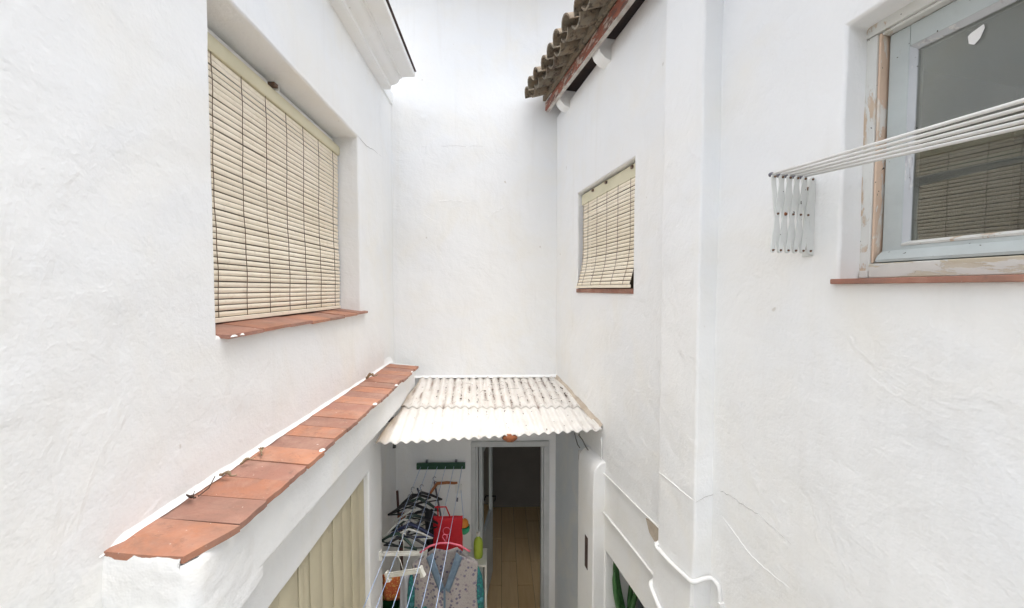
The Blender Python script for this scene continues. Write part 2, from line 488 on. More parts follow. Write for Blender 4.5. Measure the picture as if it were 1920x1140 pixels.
# cornice, a moulded profile along the top
cp = [(-1.20, 5.655), (-1.065, 5.655), (-1.052, 5.660), (-1.050, 5.690), (-1.040, 5.694), (-1.015, 5.700), (-.988, 5.716), (-.972, 5.744), (-.968, 5.756), (-.952, 5.757), (-.948, 5.768), (-.90, 5.773), (-.828, 5.776), (-.82, 5.800), (-1.20, 5.825)]
part('cornice', MB().prism(cp, [(lambda a, b, y=y: (a + .0015 * nz((a, y, b), 3), y, b + .003 * nz((a, y, b), 2, 3))) for y in [-1.0 + i * 4.74 / 40 for i in range(41)]]), 'plaster_smooth', lw, smooth=30)
part('cornice_flashing', MB().box(-1.2, -.812, -1.01, 3.745, 5.827, 5.833), 'pot_brown', lw)
part('parapet', MB().box(-1.9, -1.15, -1.0, 4.14, 5.70, 5.822), 'plaster', lw)
# lower bay under the ledge with the folding shutter opening
SY0, SY1, SZ1 = 1.16, 2.77, 2.40
slab('bay_wall', lambda u, v, w: (-.98 + w, u, v), 1.10, 3.06, 0, 2.70, .165, [(SY0, SY1, -.5, SZ1)], .045, 'plaster_smooth', lw, bevel=.012)
part('bay_backing', MB().box(-1.134, -1.10, SY0 - .03, SY1 + .03, 0, SZ1 + .03), 'dark_gap', lw)
# ledge: plastered beam, the tiles on it and the plaster fillet behind them
led = slab('ledge', lambda u, v, w: (-.90 + w, u, v), 1.085, 3.94, 2.685, 2.962, .29, [], .04, 'plaster', lw, amp=.012, bevel=.032)
part('mortar_bed', MB().prism([(-1.15, 2.94), (-.900, 2.94), (-.898, 2.952), (-.905, 2.957), (-1.15, 2.979)], [(lambda a, b, y=y: (a + .006 * nz((y, a, 0), 7), y, b)) for y in [1.125 + i * 2.81 / 60 for i in range(61)]]), 'plaster', led, smooth=40)
def tile_mesh(name, w, d0, d1, t=.021, chip=None):
    # origin at back centre; x = out of the wall; y along; top slopes down by .09 per metre
    n = 6; m = MB(); top = []
    rng = random.Random(name + str(d0))
    out = [(0, -w / 2), (0, w / 2)]
    for k in range(n + 1):
        s = k / n; out.append((d1 + (d0 - d1) * s + rng.uniform(-.002, .002), w / 2 - w * s))
    if chip: out = chip
    k = len(out)
    vs_ = [(x, y, -.09 * x) for x, y in out] + [(x, y, -.09 * x - t) for x, y in out]
    m.add(vs_, [tuple(range(k)), tuple(range(k, 2 * k))[::-1]] + [(i, (i + 1) % k, k + (i + 1) % k, k + i) for i in range(k)])
    me = m.mesh(name); me.materials.append(MATS['terracotta']); return me
TW = .1425
variants = [tile_mesh('tile', TW - .005, a, b) for a, b in ((.274, .276), (.284, .287), (.272, .279), (.291, .288), (.282, .276), (.300, .303), (.309, .313))]
y = 1.085
first = tile_mesh('tile', .165, .22, .27, chip=[(0, -.08), (0, .08), (.277, .08), (.268, .045), (.246, -.012), (.224, -.072), (.15, -.078), (.07, -.080)])
inst('tile', first, led, (XL, y + .082, 3.0)).rotation_euler = (0, 0, R(-2))
y += .165
order = [0, 2, 0, 1, 0, 2, 1, 1, 4, 1, 3, 3, 3, 1, 5, 5, 3, 5, 6, 6]
k = 0
while y + TW < 3.95:
    v = order[k % len(order)]
    inst('tile', variants[v], led, (XL, y + TW / 2, 3.0 + random.uniform(-.004, .002)), (random.uniform(-.012, .012), random.uniform(-.008, .008), R(-1 + random.uniform(-.5, .5))))
    y += TW; k += 1
def fil(u, v):
    yy = 1.074 + 2.91 * u; h = .036 + .014 * nz((yy, 0, 0), 3) + .012 * nz((yy, 0, 0), 9, 2)
    dpt = .018 + .007 * nz((yy, 1, 0), 5, 3) + .005 * nz((yy, 1, 0), 19, 4)
    e = min(1, u / .025, (1 - u) / .02); e = .25 + .75 * e * e * (3 - 2 * e)
    h *= e; dpt *= e
    return (XL - .012 + (dpt + .012) * v ** 1.1, yy, 3.003 - .003 * v + (h + .012) * (1 - v) ** 1.9 - .012 * (1 - e))
part('plaster_fillet', MB().grid(120, 7, fil), 'plaster', led, smooth=True)
# plaster lumps that creep over the tile fronts
def smear(parent, loc, r, seed, sx=1.0, sy=1.6, up=.004):
    n = 14; rg = random.Random(seed); V = [(0, 0, up)]; F = []
    for q, (k1, zz) in enumerate(((.55, up * .8), (1.0, -.004))):
        for i in range(n):
            a = 2 * math.pi * i / n; rr = r * k1 * (1 + .45 * nz((math.cos(a) * 1.3, math.sin(a) * 1.3, seed), 1.0))
            V.append((rr * math.cos(a) * sx, rr * math.sin(a) * sy, zz - (.09 * rr * math.cos(a))))
    for i in range(n):
        F.append((0, 1 + i, 1 + (i + 1) % n)); F.append((1 + i, 1 + n + i, 1 + n + (i + 1) % n, 1 + (i + 1) % n))
    m = MB(); m.add([(loc[0] + x, loc[1] + y, loc[2] + z) for x, y, z in V], F)
    return part('plaster_smear', m, 'plaster_dirty', parent, smooth=True)
for i, (yy, xx, r) in enumerate(((1.815, -.862, .013), (2.555, -.852, .014), (3.05, -.846, .013), (3.54, -.836, .011))):
    smear(led, (xx, yy, 2.976), r, i)
SKP = [(-1.150 + .22 * k / 20, 1.0785) for k in range(20)] + [(-.932 + .046 * math.sin(R(90 * k / 8)), 1.1245 - .046 * math.cos(R(90 * k / 8))) for k in range(9)] + [(-.886 - .020 * (k / 10) ** 2, 1.1245 + .030 * k) for k in range(1, 11)]
def skim(u, v):
    k = min(len(SKP) - 1, round(u * (len(SKP) - 1))); x, y = SKP[k]
    top = 2.994 - .09 * (x + 1.137) + .006 * nz((x, y, 0), 16, 2) + .005 * nz((x, y, 0), 45, 3) - (.016 if k > 21 else 0)
    b = .004 * nz((x, y, v * .3), 9) + .003 * nz((x, y, v * .3), 23, 4)
    return (x + (b if k > 24 else 0) - .012 * v ** 9 * (k > 21), y + (b if k <= 24 else 0) + .008 * v ** 8 * (k <= 21), 2.66 + (top - 2.66) * v)
part('plaster_skim', MB().grid(len(SKP) - 1, 24, skim), 'plaster', led, smooth=True)
# left window: terracotta sill, dark glazing behind the blind
sil = part('window_sill', MB().box(-1.42, -1.141, WY0 + .004, WY1 - .004, 3.520, 3.546), 'plaster', lw, bevel=.006)
def sill_tile(name, w, sag):
    m = MB(); n = 5; top = []; 
    for k in range(n + 1):
        yy = -w / 2 + w * k / n; top.append((.205 + .006 * nz((yy + sag, 0, 0), 9), yy, 0))
    out = [(0, w / 2, .022), (0, -w / 2, .022)] + [(x, yy, -.004) for x, yy, _ in top]
    k = len(out); m.add(out + [(x, y2, z - .016) for x, y2, z in out], [tuple(range(k)), tuple(range(k, 2 * k))[::-1]] + [(i, (i + 1) % k, k + (i + 1) % k, k + i) for i in range(k)])
    me = m.mesh(name); me.materials.append(MATS['terracotta']); return me
svar = [sill_tile('tile', .228, s) for s in (0, 3, 5)]
for i in range(7):
    inst('tile', svar[i % 3], sil, (-1.312, WY0 + .128 + i * .2305, 3.566 + .004 * math.sin(i * 1.3)), (random.uniform(-.012, .012), 0, 0))
for i, (yy, xx, r) in enumerate(((1.595, -1.116, .016), (1.65, -1.112, .009), (3.11, -1.122, .010))): smear(sil, (xx, yy, 3.557), r, i + 20)
part('window_pane', MB().box(-1.425, -1.405, WY0, WY1, 3.56, WZ1), 'blind_back', lw)

def blind(name, label, fr, y0, y1, path, box, cords, pitch, matrix_rot, sdir=1):
    """fr(y, off, z) -> world ; path: list of (off, z) for slat centres from the bottom up; box = (off0, off1, z0, z1)"""
    c = fr((y0 + y1) / 2, path[0][0], path[0][1])
    t = thing(name, label, 'blind', c)
    L = y1 - y0; hh = .0114
    prof = [(-.0018, -hh), (.0012, -hh * .5), (.0022, 0), (.0012, hh * .5), (-.0018, hh), (-.0048, hh), (-.0018, hh * .5), (-.0008, 0), (-.0018, -hh * .5), (-.0048, -hh)]
    metas = []
    for s in range(3):
        m = MB(); n = 10
        m.prism(prof, [(lambda a, b, k=k, s=s: (a * sdir + .0022 * nz((k * .37, s * 2, 0), 1.0, s), -L / 2 + L * k / n, b + .0018 * nz((k * .45, s, 3), 1.0, s))) for k in range(n + 1)])
        me = m.mesh('slat'); me.materials.append(MATS['cream_slat'])
        for p in me.polygons: p.use_smooth = True
        me.set_sharp_from_angle(angle=R(50)); metas.append(me)
    for i, (o, z) in enumerate(path):
        p = fr((y0 + y1) / 2, o + random.uniform(-.0015, .0015), z + random.uniform(-.0010, .0010))
        j = min(i + 1, len(path) - 1); q = path[j]; pp = path[j - 1]
        lean = math.atan2(q[0] - pp[0], q[1] - pp[1])
        inst('slat', metas[i % 3], t, p, (0, lean * sdir + random.uniform(-.03, .03), matrix_rot + random.uniform(-.0012, .0012))).rotation_euler.x = random.uniform(-.0016, .0016)
    for cy_ in cords:
        m = MB().tube([fr(cy_ + .002 * math.sin(z * 30), o + .0055, z) for o, z in [(path[0][0], path[0][1] - .02)] + path + [(path[-1][0], path[-1][1] + .02)]], .0016, 5)
        part('cord', m, 'cord_brown', t)
    o, z = path[0]
    part('bottom_bar', MB().box(y0, y1, -.004 + o, .010 + o, z - pitch - .010, z - pitch + .012, lambda a, b, c_: fr(a, b, c_)), 'cream_slat', t, bevel=.003)
    return t
# left blind
fl_ = lambda y, off, z: (XL + off, y, z)
PITCH = .0276
pathL = [(-.163 + .004 * math.sin(i * .21), 3.632 + i * PITCH) for i in range(43)]
bl = blind('roller_blind', 'large cream slatted roller blind filling the left window above terracotta sill', fl_, WY0 + .01, WY1 - .015, pathL, None, (1.62, 1.77, 1.967, 2.16, 2.358, 2.553, 2.76, 2.99), PITCH, 0)
hb = part('head_box', MB().prism([(-.19, 4.805), (-.150, 4.805), (-.143, 4.815), (-.143, 4.862), (-.150, 4.878), (-.19, 4.882)], [(lambda a, b, y=y: (XL + a, y, b)) for y in (WY0 + .005, 2.2, 2.7, WY1 - .01)]), 'cream_box', bl, smooth=40)
part('clip', MB().box(XL - .165, XL - .128, 2.20, 2.235, 4.885, 4.905), 'steel_screw', bl)
part('clip', MB().box(XL - .165, XL - .130, 2.245, 2.252, 4.880, 4.905), 'white_plastic_fit', bl)
part('wall_box', MB().box(XL - .285, XL - .20, WY0 + .003, WY1 - .003, 4.80, 4.94), 'plaster_smooth', bl)

# hairline cracks on the left wall
def crack(parent, pts, r, mat, sub=10, jit=.006, f=ID):
    P = []
    for a, b in zip(pts, pts[1:]):
        for i in range(sub):
            s = i / sub; p = [a[q] + (b[q] - a[q]) * s for q in range(3)]; P.append(p)
    P.append(list(pts[-1]))
    W = []
    for i, p in enumerate(P):
        w = Vector(f(*p)); h = Vector((nz((i * .7, p[1], p[2]), 1.0, 1), nz((i * .7, p[1], p[2]), 1.0, 2), nz((i * .7, p[1], p[2]), 1.0, 3))) * jit
        W.append((w.x, w.y + h.y, w.z + h.z))
    n = len(W); rr = [r * (.35 + .65 * math.sin(math.pi * (i + .5) / n) ** .5) for i in range(n)]
    return part('crack', MB().tube(W, rr, 4), mat, parent)
crack(lw, [(XL + .001, 3.10, 4.96), (XL + .001, 3.30, 4.955), (XL + .001, 3.45, 4.985), (XL + .001, 3.68, 5.0)], .0022, 'crack_dark', 8)
crack(lw, [(XL + .001, 3.66, 5.62), (XL + .001, 3.645, 5.4), (XL + .001, 3.66, 5.2)], .003, 'crack_white', 8, .01)

# ------------------------------------------------------------------ folding shutter door in the bay
sh = thing('folding_door', 'cream folding door of vertical panels in the bay below the tiled ledge', 'door', (-1.01, 2.0, 0))
edges = [1.17, 1.27, 1.41, 1.555, 1.697, 1.861, 1.915, 1.97, 2.107, 2.243, 2.386, 2.521, 2.658, 2.766]
for i, (a, b) in enumerate(zip(edges, edges[1:])):
    x0 = -1.012 + (.004 if i % 2 else 0)
    m = MB().prism([(x0 - .016, a + .0035), (x0 - .003, a + .0035), (x0, a + .010), (x0 + .001, (a + b) / 2), (x0, b - .010), (x0 - .003, b - .0035), (x0 - .016, b - .0035)],
                   [(lambda p, q, z=z: (p, q, z)) for z in (.02, SZ1 - .004)])
    part('panel', m, 'shutter_cream', sh, smooth=30)
part('door_back', MB().box(-1.075, -1.06, SY0 + .004, SY1 - .004, .01, SZ1 - .01), 'dark_gap', sh)
part('seam_strip', MB().box(-1.026, -1.017, 1.909, 1.921, .02, SZ1 - .006), 'rust', sh)

# ------------------------------------------------------------------ right house
rwall = thing('house_wall', 'white plastered house wall on the right with pilaster, two windows and tiled eave', 'wall', rw(1.9, 0, 0))
PY0, PY1 = 1.812, 2.112
SW = (2.574, 3.562, 3.72, 4.640)          # small window
BW = (.05, 1.264, 3.776, 4.625)           # big window
AL = (1.95, 2.94, .75, 1.655)             # plant niche
slab('plaster', lambda u, v, w: rw(u, w, v), -.8, 4.20, 0, 5.60, .30, [SW, BW, AL], .045, 'plaster', rwall, bevel=.012)
slab('pilaster', lambda u, v, w: rw(u, .10 + w, v), PY0, PY1, 0, 5.52, .14, [], .045, 'plaster', rwall, bevel=.014)
slab('pilaster_foot', lambda u, v, w: rw(u, .106 + w, v), PY0 + .01, PY1 + .025, 0, 2.285, .10, [], .045, 'plaster', rwall, bevel=.006, edge=.003)
# plaster scars
crack(rwall, [(2.10, .102, 2.715), (1.95, .102, 2.71), (1.815, .101, 2.71)], .0024, 'crack_white', 8, .004, rw)
crack(rwall, [(1.806, .10, 2.708), (1.806, .05, 2.725), (1.806, .0, 2.735)], .0018, 'crack_dark', 6, .003, rw)
crack(rwall, [(1.77, .001, 2.78), (1.68, .001, 2.785), (1.55, .001, 2.79), (1.40, .001, 2.76)], .0018, 'crack_dark', 8, .008, rw)
crack(rwall, [(1.74, .001, 2.66), (1.60, .001, 2.59), (1.50, .001, 2.58), (1.38, .001, 2.585)], .0016, 'crack_white', 8, .006, rw)
crack(rwall, [(2.36, .002, 2.262), (2.25, .002, 2.25), (2.14, .002, 2.235)], .002, 'crack_white', 6, .006, rw)
# bare mortar patch beside the pilaster
pt = MB(); pts = [(2.37, 2.27), (2.30, 2.285), (2.20, 2.29), (2.125, 2.30), (2.125, 2.15), (2.16, 2.135), (2.24, 2.17), (2.33, 2.20)]
pt.add([rw(a, .0085, b) for a, b in pts] + [rw(a, -.01, b) for a, b in pts], [tuple(range(8))] + [(i, (i + 1) % 8, 8 + (i + 1) % 8, 8 + i) for i in range(8)])
part('mortar_patch', pt, 'bare_patch', rwall)
# niche behind the lower opening
part('niche', MB().add([rw(a, o, z) for z in (.75, 1.70) for (a, o) in ((1.9, -.02), (3.0, -.02), (3.1, -.45), (1.9, -.45))], [(0, 1, 2, 3), (4, 5, 6, 7), (1, 2, 6, 5), (2, 3, 7, 6), (3, 0, 4, 7)]), 'plaster_blue', rwall)
# pier with a chamfered top under the lean-to
q0, q1, ZT = 2.955, 3.27, 2.44
prof = [(0, 0), (.10, 0), (.10, 2.24), (.094, 2.285), (.078, 2.325), (.045, 2.355), (0, 2.375)]
part('pier', MB().prism([(-.02, 0)] + prof[1:-1] + [(-.02, 2.37)], [(lambda a, b, y=y: rw(y, a, b)) for y in (q0, q0 + .1, q1 - .1, q1)]), 'plaster_smooth', rwall, smooth=35, bevel=.012)
part('handle_slot', MB().box(3.05, 3.105, .0985, .1035, 1.42, 1.69, rw), 'pot_brown', rwall, bevel=.002)
part('pier_joint', MB().box(3.272, 3.285, .06, .09, 0, 2.33, rw), 'crack_dark', rwall)

slab('painted_panel', lambda u, v, w: rw(u, .006 + w, v), 3.275, 4.125, 0, 2.36, .004, [], .08, 'plaster_blue', rwall, amp=.002, bevel=.002)
# conduits clipped to the right wall
def conduit(label, pts, r=.009, clips=()):
    t = thing('cable_conduit', label, 'conduit', rw(*pts[0]))
    # round the corners
    P = [Vector(rw(*p)) for p in pts]; Q = [P[0]]
    for a, b, c in zip(P, P[1:], P[2:]):
        ra = min(.03, (b - a).length * .4); rb = min(.03, (c - b).length * .4)
        p0 = b + (a - b).normalized() * ra; p1 = b + (c - b).normalized() * rb
        for s in (0, .33, .66, 1): Q.append((p0.lerp(b, s)).lerp(b.lerp(p1, s), s))
    Q.append(P[-1]); D = []
    for a, b in zip(Q, Q[1:]):
        n = max(1, int((b - a).length / .06))
        for i in range(n):
            p = a.lerp(b, i / n); D.append(p + Vector((.0, .0, .004 * nz(p, 6))))
    D.append(Q[-1])
    part('pipe', MB().tube([tuple(p) for p in D], r, 8), 'conduit', t, smooth=True)
    for (y, o, z) in clips:
        part('clip', MB().box(y - .008, y + .008, o - .004, o + r * 2 + .004, z - r - .003, z + r + .003, rw), 'conduit', t, bevel=.002)
    return t
conduit('thin white conduit rising from the pier, upper of two lines on the far right wall', [(3.0, .012, 2.55), (3.0, .012, 2.275), (2.7, .010, 2.282), (2.135, .010, 2.298)], .006)
conduit('white conduit running above the plant opening, lower of two lines on the far right wall', [(2.95, .014, 1.962), (2.6, .012, 1.965), (2.14, .012, 1.968)], .0095)
conduit('white painted conduit bending round the pilaster near its foot', [(2.115, .02, 2.32), (2.105, .122, 2.285), (1.95, .119, 2.292), (1.86, .116, 2.30), (1.80, .112, 2.305), (1.80, .06, 2.318), (1.79, .014, 2.325), (1.745, .012, 2.318), (1.735, .012, 2.22), (1.725, .012, 1.6)], .011, [(1.73, .0, 2.235)])
conduit('short white conduit hooking out of the pilaster at the bottom edge', [(2.17, .02, 2.03), (2.145, .125, 2.035), (2.05, .122, 1.97), (1.85, .120, 1.86)], .013)

# ---- tiled eave over the right wall
def zs(y): return -.055 * (4.1 - max(y, 2.2))
RI = .30                                    # roof rise per metre inward
eave = part('roof', MB().prism([(.135, 5.70), (.135, 5.725), (-1.6, 5.725 + 1.735 * RI), (-1.6, 5.70 + 1.735 * RI)], [(lambda a, b, y=y: rw(y, a, b + zs(y))) for y in (-.35, 2.2, 3.2, 4.13)]), 'deck_dark', rwall)
def barrel_mesh(L, r0, r1, arc, up=True, th=.013):
    m = MB(); n = 8; k = 3
    for s in range(k + 1):
        r = r0 + (r1 - r0) * s / k; x = L * s / k
        for q in range(2):
            rr = r - th * q
            for i in range(n + 1):
                a = -arc + 2 * arc * i / n
                z = rr * math.cos(a) - r0 * math.cos(arc); z = z if up else -z + .0
                m.v.append((x, rr * math.sin(a), z))
    w = 2 * (n + 1)
    for s in range(k):
        for i in range(n):
            b = s * w + i; m.f.append((b, b + 1, b + w + 1, b + w))
            b = s * w + n + 1 + i; m.f.append((b, b + 1, b + w + 1, b + w))
        for e in (0, n): m.f.append((s * w + e, s * w + n + 1 + e, (s + 1) * w + n + 1 + e, (s + 1) * w + e))
    for s in (0, k):
        for i in range(n): b = s * w + i; m.f.append((b, b + 1, b + n + 2, b + n + 1))
    me = m.mesh('roof_tile'); me.materials.append(MATS['barrel_tile'])
    for p in me.polygons: p.use_smooth = True
    me.set_sharp_from_angle(angle=R(45)); return me
cov = barrel_mesh(.46, .082, .066, R(84), True); chan = barrel_mesh(.46, .082, .066, R(70), False)
dirz = RWZ
tilt = math.atan(RI)
ny_ = 24; DY = .187
for i in range(ny_):
    y = 4.05 - i * DY
    if y < -.3: break
    for c in range(2):
        off = .36 - c * .37
        b = 5.722 + zs(y) + (.36 - off) * RI + c * .012
        jr = random.uniform(-.02, .02)
        inst('roof_tile', cov, eave, rw(y, off + random.uniform(-.018, .018), b + .035 + random.uniform(-.006, .006)), (random.uniform(-.05, .05), -tilt + random.uniform(-.03, .02), dirz + jr))
        inst('roof_tile', chan, eave, rw(y - DY / 2, off - .03 + random.uniform(-.015, .015), b + .02 + random.uniform(-.006, .006)), (random.uniform(-.05, .05), -tilt, dirz + jr))
part('mortar_bed', MB().grid(90, 3, lambda u, v: rw(-.3 + 4.4 * u, .16 + .02 * nz((u * 30, v, 0), 3), 5.725 + zs(-.3 + 4.4 * u) + .05 * v)), 'barrel_tile', eave, solid=.03)
part('fascia', MB().prism([(.120, 5.625), (.148, 5.625), (.150, 5.712), (.120, 5.712)], [(lambda a, b, y=y: rw(y, a, b + zs(y))) for y in (-.3, 2.2, 3.0, 3.5, 4.10)]), 'fascia_paint', rwall, bevel=.003)
part('fascia_strip', MB().prism([(.112, 5.612), (.140, 5.612), (.140, 5.624), (.112, 5.624)], [(lambda a, b, y=y: rw(y, a, b + zs(y))) for y in (-.3, 2.2, 3.0, 4.09)]), 'white_trim', rwall)
for y in (3.83, 2.98, 2.10, 1.2, .3):
    tail = [(-.06, 5.70), (-.06, 5.535), (.0, 5.535), (.05, 5.552), (.09, 5.588), (.112, 5.64), (.115, 5.70)]
    part('rafter_tail', MB().prism(tail, [(lambda a, b, yy=yy: rw(yy, a, b + zs(y))) for yy in (y - .06, y - .02, y + .02, y + .06)]), 'plaster_smooth', rwall, smooth=50, bevel=.006)

# ---- small window blind
part('window_back', MB().box(SW[0] - .02, SW[1] + .02, -.16, -.14, SW[2] - .02, SW[3] + .02, rw), 'blind_back', rwall)
path = []
for i in range(27):
    z = 3.795 + i * PITCH; s = max(0, (4.08 - z) / .33)
    path.append((-.040 + .068 * s ** 1.7, z))
bl2 = blind('roller_blind', 'small cream slatted roller blind kicked outward at its foot on the far right wall', rw, SW[0] + .012, SW[1] - .03, path, None, (2.68, 2.86, 3.04, 3.22, 3.40, 3.50), PITCH, RWZ, -1)
part('head_box', MB().box(SW[0] + .004, SW[1] - .012, -.085, -.036, 4.525, 4.622, rw), 'cream_box', bl2, bevel=.006)
for y in (2.66, 3.05, 3.30): part('hook', MB().box(y - .012, y + .012, -.04, -.024, 4.592, 4.612, rw), 'steel_screw', bl2)
part('window_sill', MB().box(SW[0] - .004, SW[1] + .002, -.14, .006, SW[2] - .004, SW[2] + .03, rw), 'terracotta', rwall).color = (.34, .15, .10, 1)

# ---- big window with flaking frame, right edge of view
y0, y1, z0, z1 = BW
fr = part('window_frame', MB().box(y1 - .030, y1 + .01, -.16, -.087, z0 + .012, z1 - .037, rw), 'frame_paint', rwall, bevel=.003)
part('window_head', MB().box(y0 - .01, y1 + .01, -.163, -.084, z1 - .034, z1 + .01, rw), 'frame_paint', fr, bevel=.003)
part('frame_lip', MB().box(y1 - .0375, y1 - .0305, -.16, -.092, z0 + .06, z1 - .0365, rw), 'frame_bare', fr, bevel=.003)
part('head_lip', MB().box(y0, y1 - .0380, -.16, -.094, z1 - .044, z1 - .0345, rw), 'frame_paint', fr, bevel=.003)
part('bottom_rail', MB().box(y0, y1 - .0305, -.16, -.082, z0 + .010, z0 + .058, rw), 'frame_bottom', fr, bevel=.004)
part('stop_block', MB().box(y1 - .030, y1 - .006, -.09, -.079, z0 + .011, z0 + .035, rw), 'frame_paint', fr, bevel=.002)
sa = part('sash', MB().box(y1 - .096, y1 - .0435, -.165, -.120, z0 + .10, z1 - .046, rw), 'sash_paint', rwall, bevel=.003)
part('sash_top', MB().box(y0 + .05, y1 - .0965, -.165, -.1205, z1 - .112, z1 - .046, rw), 'sash_paint', sa, bevel=.003)
part('sash_bottom', MB().box(y0 + .05, y1 - .0435, -.165, -.1195, z0 + .060, z0 + .112, rw), 'sash_paint', sa, bevel=.003)
part('weather_bar', MB().prism([(-.125, z0 + .062), (-.092, z0 + .062), (-.090, z0 + .070), (-.098, z0 + .084), (-.120, z0 + .100)], [(lambda a, b, y=y: rw(y, a, b)) for y in (y0 + .05, y1 - .046)]), 'sash_paint', sa, smooth=40)
part('putty_bead', MB().prism([(-.165, y1 - .096), (-.122, y1 - .096), (-.138, y1 - .107), (-.165, y1 - .107)], [(lambda a, b, z=z: rw(b, a, z)) for z in (z0 + .112, z1 - .112)]), 'putty', sa)
part('putty_bead', MB().prism([(-.165, z1 - .112), (-.122, z1 - .112), (-.138, z1 - .124), (-.165, z1 - .124)], [(lambda a, b, y=y: rw(y, a, b)) for y in (y0 + .05, y1 - .100)]), 'putty', sa)
part('putty_bead', MB().prism([(-.165, z0 + .112), (-.119, z0 + .112), (-.117, z0 + .118), (-.138, z0 + .127), (-.165, z0 + .127)], [(lambda a, b, y=y: rw(y, a, b)) for y in (y0 + .05, y1 - .096)]), 'frame_paint', sa)
part('glass_pane', MB().box(y0 + .04, y1 - .097, -.146, -.142, z0 + .100, z1 - .10, rw), 'window_glass', sa)
part('paper_scrap', MB().add([rw(a, o, b) for o in (-.1415, -.1405) for a, b in ((1.047, 4.468), (1.040, 4.474), (1.016, 4.482), (1.014, 4.470), (1.022, 4.448), (1.033, 4.437), (1.044, 4.446))], [tuple(range(7)), tuple(range(7, 14))[::-1]] + [(i, (i + 1) % 7, 7 + (i + 1) % 7, 7 + i) for i in range(7)]), 'paper', sa)
part('window_sill', MB().box(y0 - .02, y1 + .012, -.10, .022, z0 - .010, z0 + .0075, rw), 'terracotta', rwall, bevel=.003).color = (.34, .15, .10, 1)
# dim room behind that window
rm = MB().add([rw(a, o, z) for z in (3.2, 5.0) for (a, o) in ((-.3, -.31), (1.9, -.31), (1.9, -2.2), (-.3, -2.2))], [(0, 1, 2, 3), (4, 5, 6, 7), (1, 2, 6, 5), (2, 3, 7, 6), (3, 0, 4, 7)])
tag(part('interior_room', rm, 'dark_room'), kind='structure')
part('inner_rail', MB().box(y0, y1 + .1, -.27, -.25, 4.10, 4.145, rw), 'teal_rail', rwall)

# ------------------------------------------------------------------ back wall with the doorway
bw = thing('back_wall', 'tall blank white plastered wall closing the courtyard at the back', 'wall', (0, YB, 0))
slab('plaster', lambda u, v, w: (u, YB - w, v), -1.6, 1.0, 0, 9.5, .2, [(-.335, .53, -.5, 2.06)], .05, 'plaster', bw, amp=.008)
part('added_shade_eave', MB().prism([(YB + .05, 7.18), (YB - .50, 7.22), (YB - .55, 7.25), (YB - .55, 7.33), (YB + .05, 7.40)], [(lambda a, b, x=x: (x, a, b)) for x in (-1.6, -.3, 1.0)]), 'plaster_smooth', bw)  # added overhang above the view, cuts skylight on the upper wall
fr2 = part('door_frame', MB().box(-.335, -.285, YB - .012, YB + .16, 0, 2.0), 'door_frame_paint', bw, bevel=.004)
part('door_frame_side', MB().box(.47, .53, YB - .012, YB + .16, 0, 2.0), 'door_frame_paint', fr2, bevel=.004)
part('door_frame_head', MB().box(-.335, .53, YB - .014, YB + .16, 2.001, 2.062), 'door_frame_paint', fr2, bevel=.004)
part('door_stop', MB().box(-.2845, -.262, YB + .03, YB + .15, 0, 2.0), 'door_frame_paint', fr2, bevel=.002)
part('door_stop', MB().box(.448, .4695, YB + .03, YB + .15, 0, 2.0), 'door_frame_paint', fr2, bevel=.002)
# open leaf, swung inward
def leaf(a, b, z):   # a along the leaf, b across it
    h = Vector((-.255, YB + .05)); d = Vector((.10, .71)).normalized(); n = Vector((d.y, -d.x))
    p = h + d * a + n * b; return (p.x, p.y, z)
dl = part('door_leaf', MB().box(0, .09, 0, .04, .02, 1.99, leaf).box(.62, .71, 0, .04, .02, 1.99, leaf).box(.09, .62, 0, .04, .02, .9, leaf).box(.09, .62, 0, .04, 1.88, 1.99, leaf), 'door_paint', bw, bevel=.003)
part('door_glass', MB().box(.088, .622, .015, .022, .89, 1.89, leaf), 'window_glass', dl)
part('door_handle', MB().tube([(.665, .04, 1.05), (.665, .085, 1.05), (.60, .09, 1.05), (.56, .088, 1.045)], .009, 8, True, leaf), 'plastic_black', dl, smooth=True)
crack(bw, [(-.72, YB - .002, 4.685), (-.5, YB - .002, 4.70), (-.29, YB - .001, 4.68)], .0022, 'crack_white', 10, .012)
crack(bw, [(-.9, YB - .001, 5.26), (-.5, YB - .001, 5.28), (-.1, YB - .001, 5.27)], .0009, 'crack_dark', 12, .012)
crack(bw, [(-.2, YB - .003, 4.50), (-.05, YB - .003, 4.58), (.05, YB - .001, 4.66)], .0025, 'crack_white', 8, .02)
part('light_switch', MB().box(-.512, -.440, YB - .014, YB + .01, 1.485, 1.58), 'white_plastic_fit', bw, bevel=.004)
part('wall_hook', MB().box(-.50, -.482, YB - .03, YB + .01, 1.40, 1.43), 'metal_grey', bw, bevel=.003)

# wall of the photographer's house, behind the camera
tag(part('terrace_parapet', MB().box(-1.4, 1.7, -.20, -.08, 0, 2.75), 'plaster'), kind='structure')
tag(part('terrace_floor', MB().box(-1.4, 1.8, -1.5, -.20, 2.0, 2.15), 'floor_tile'), kind='structure')

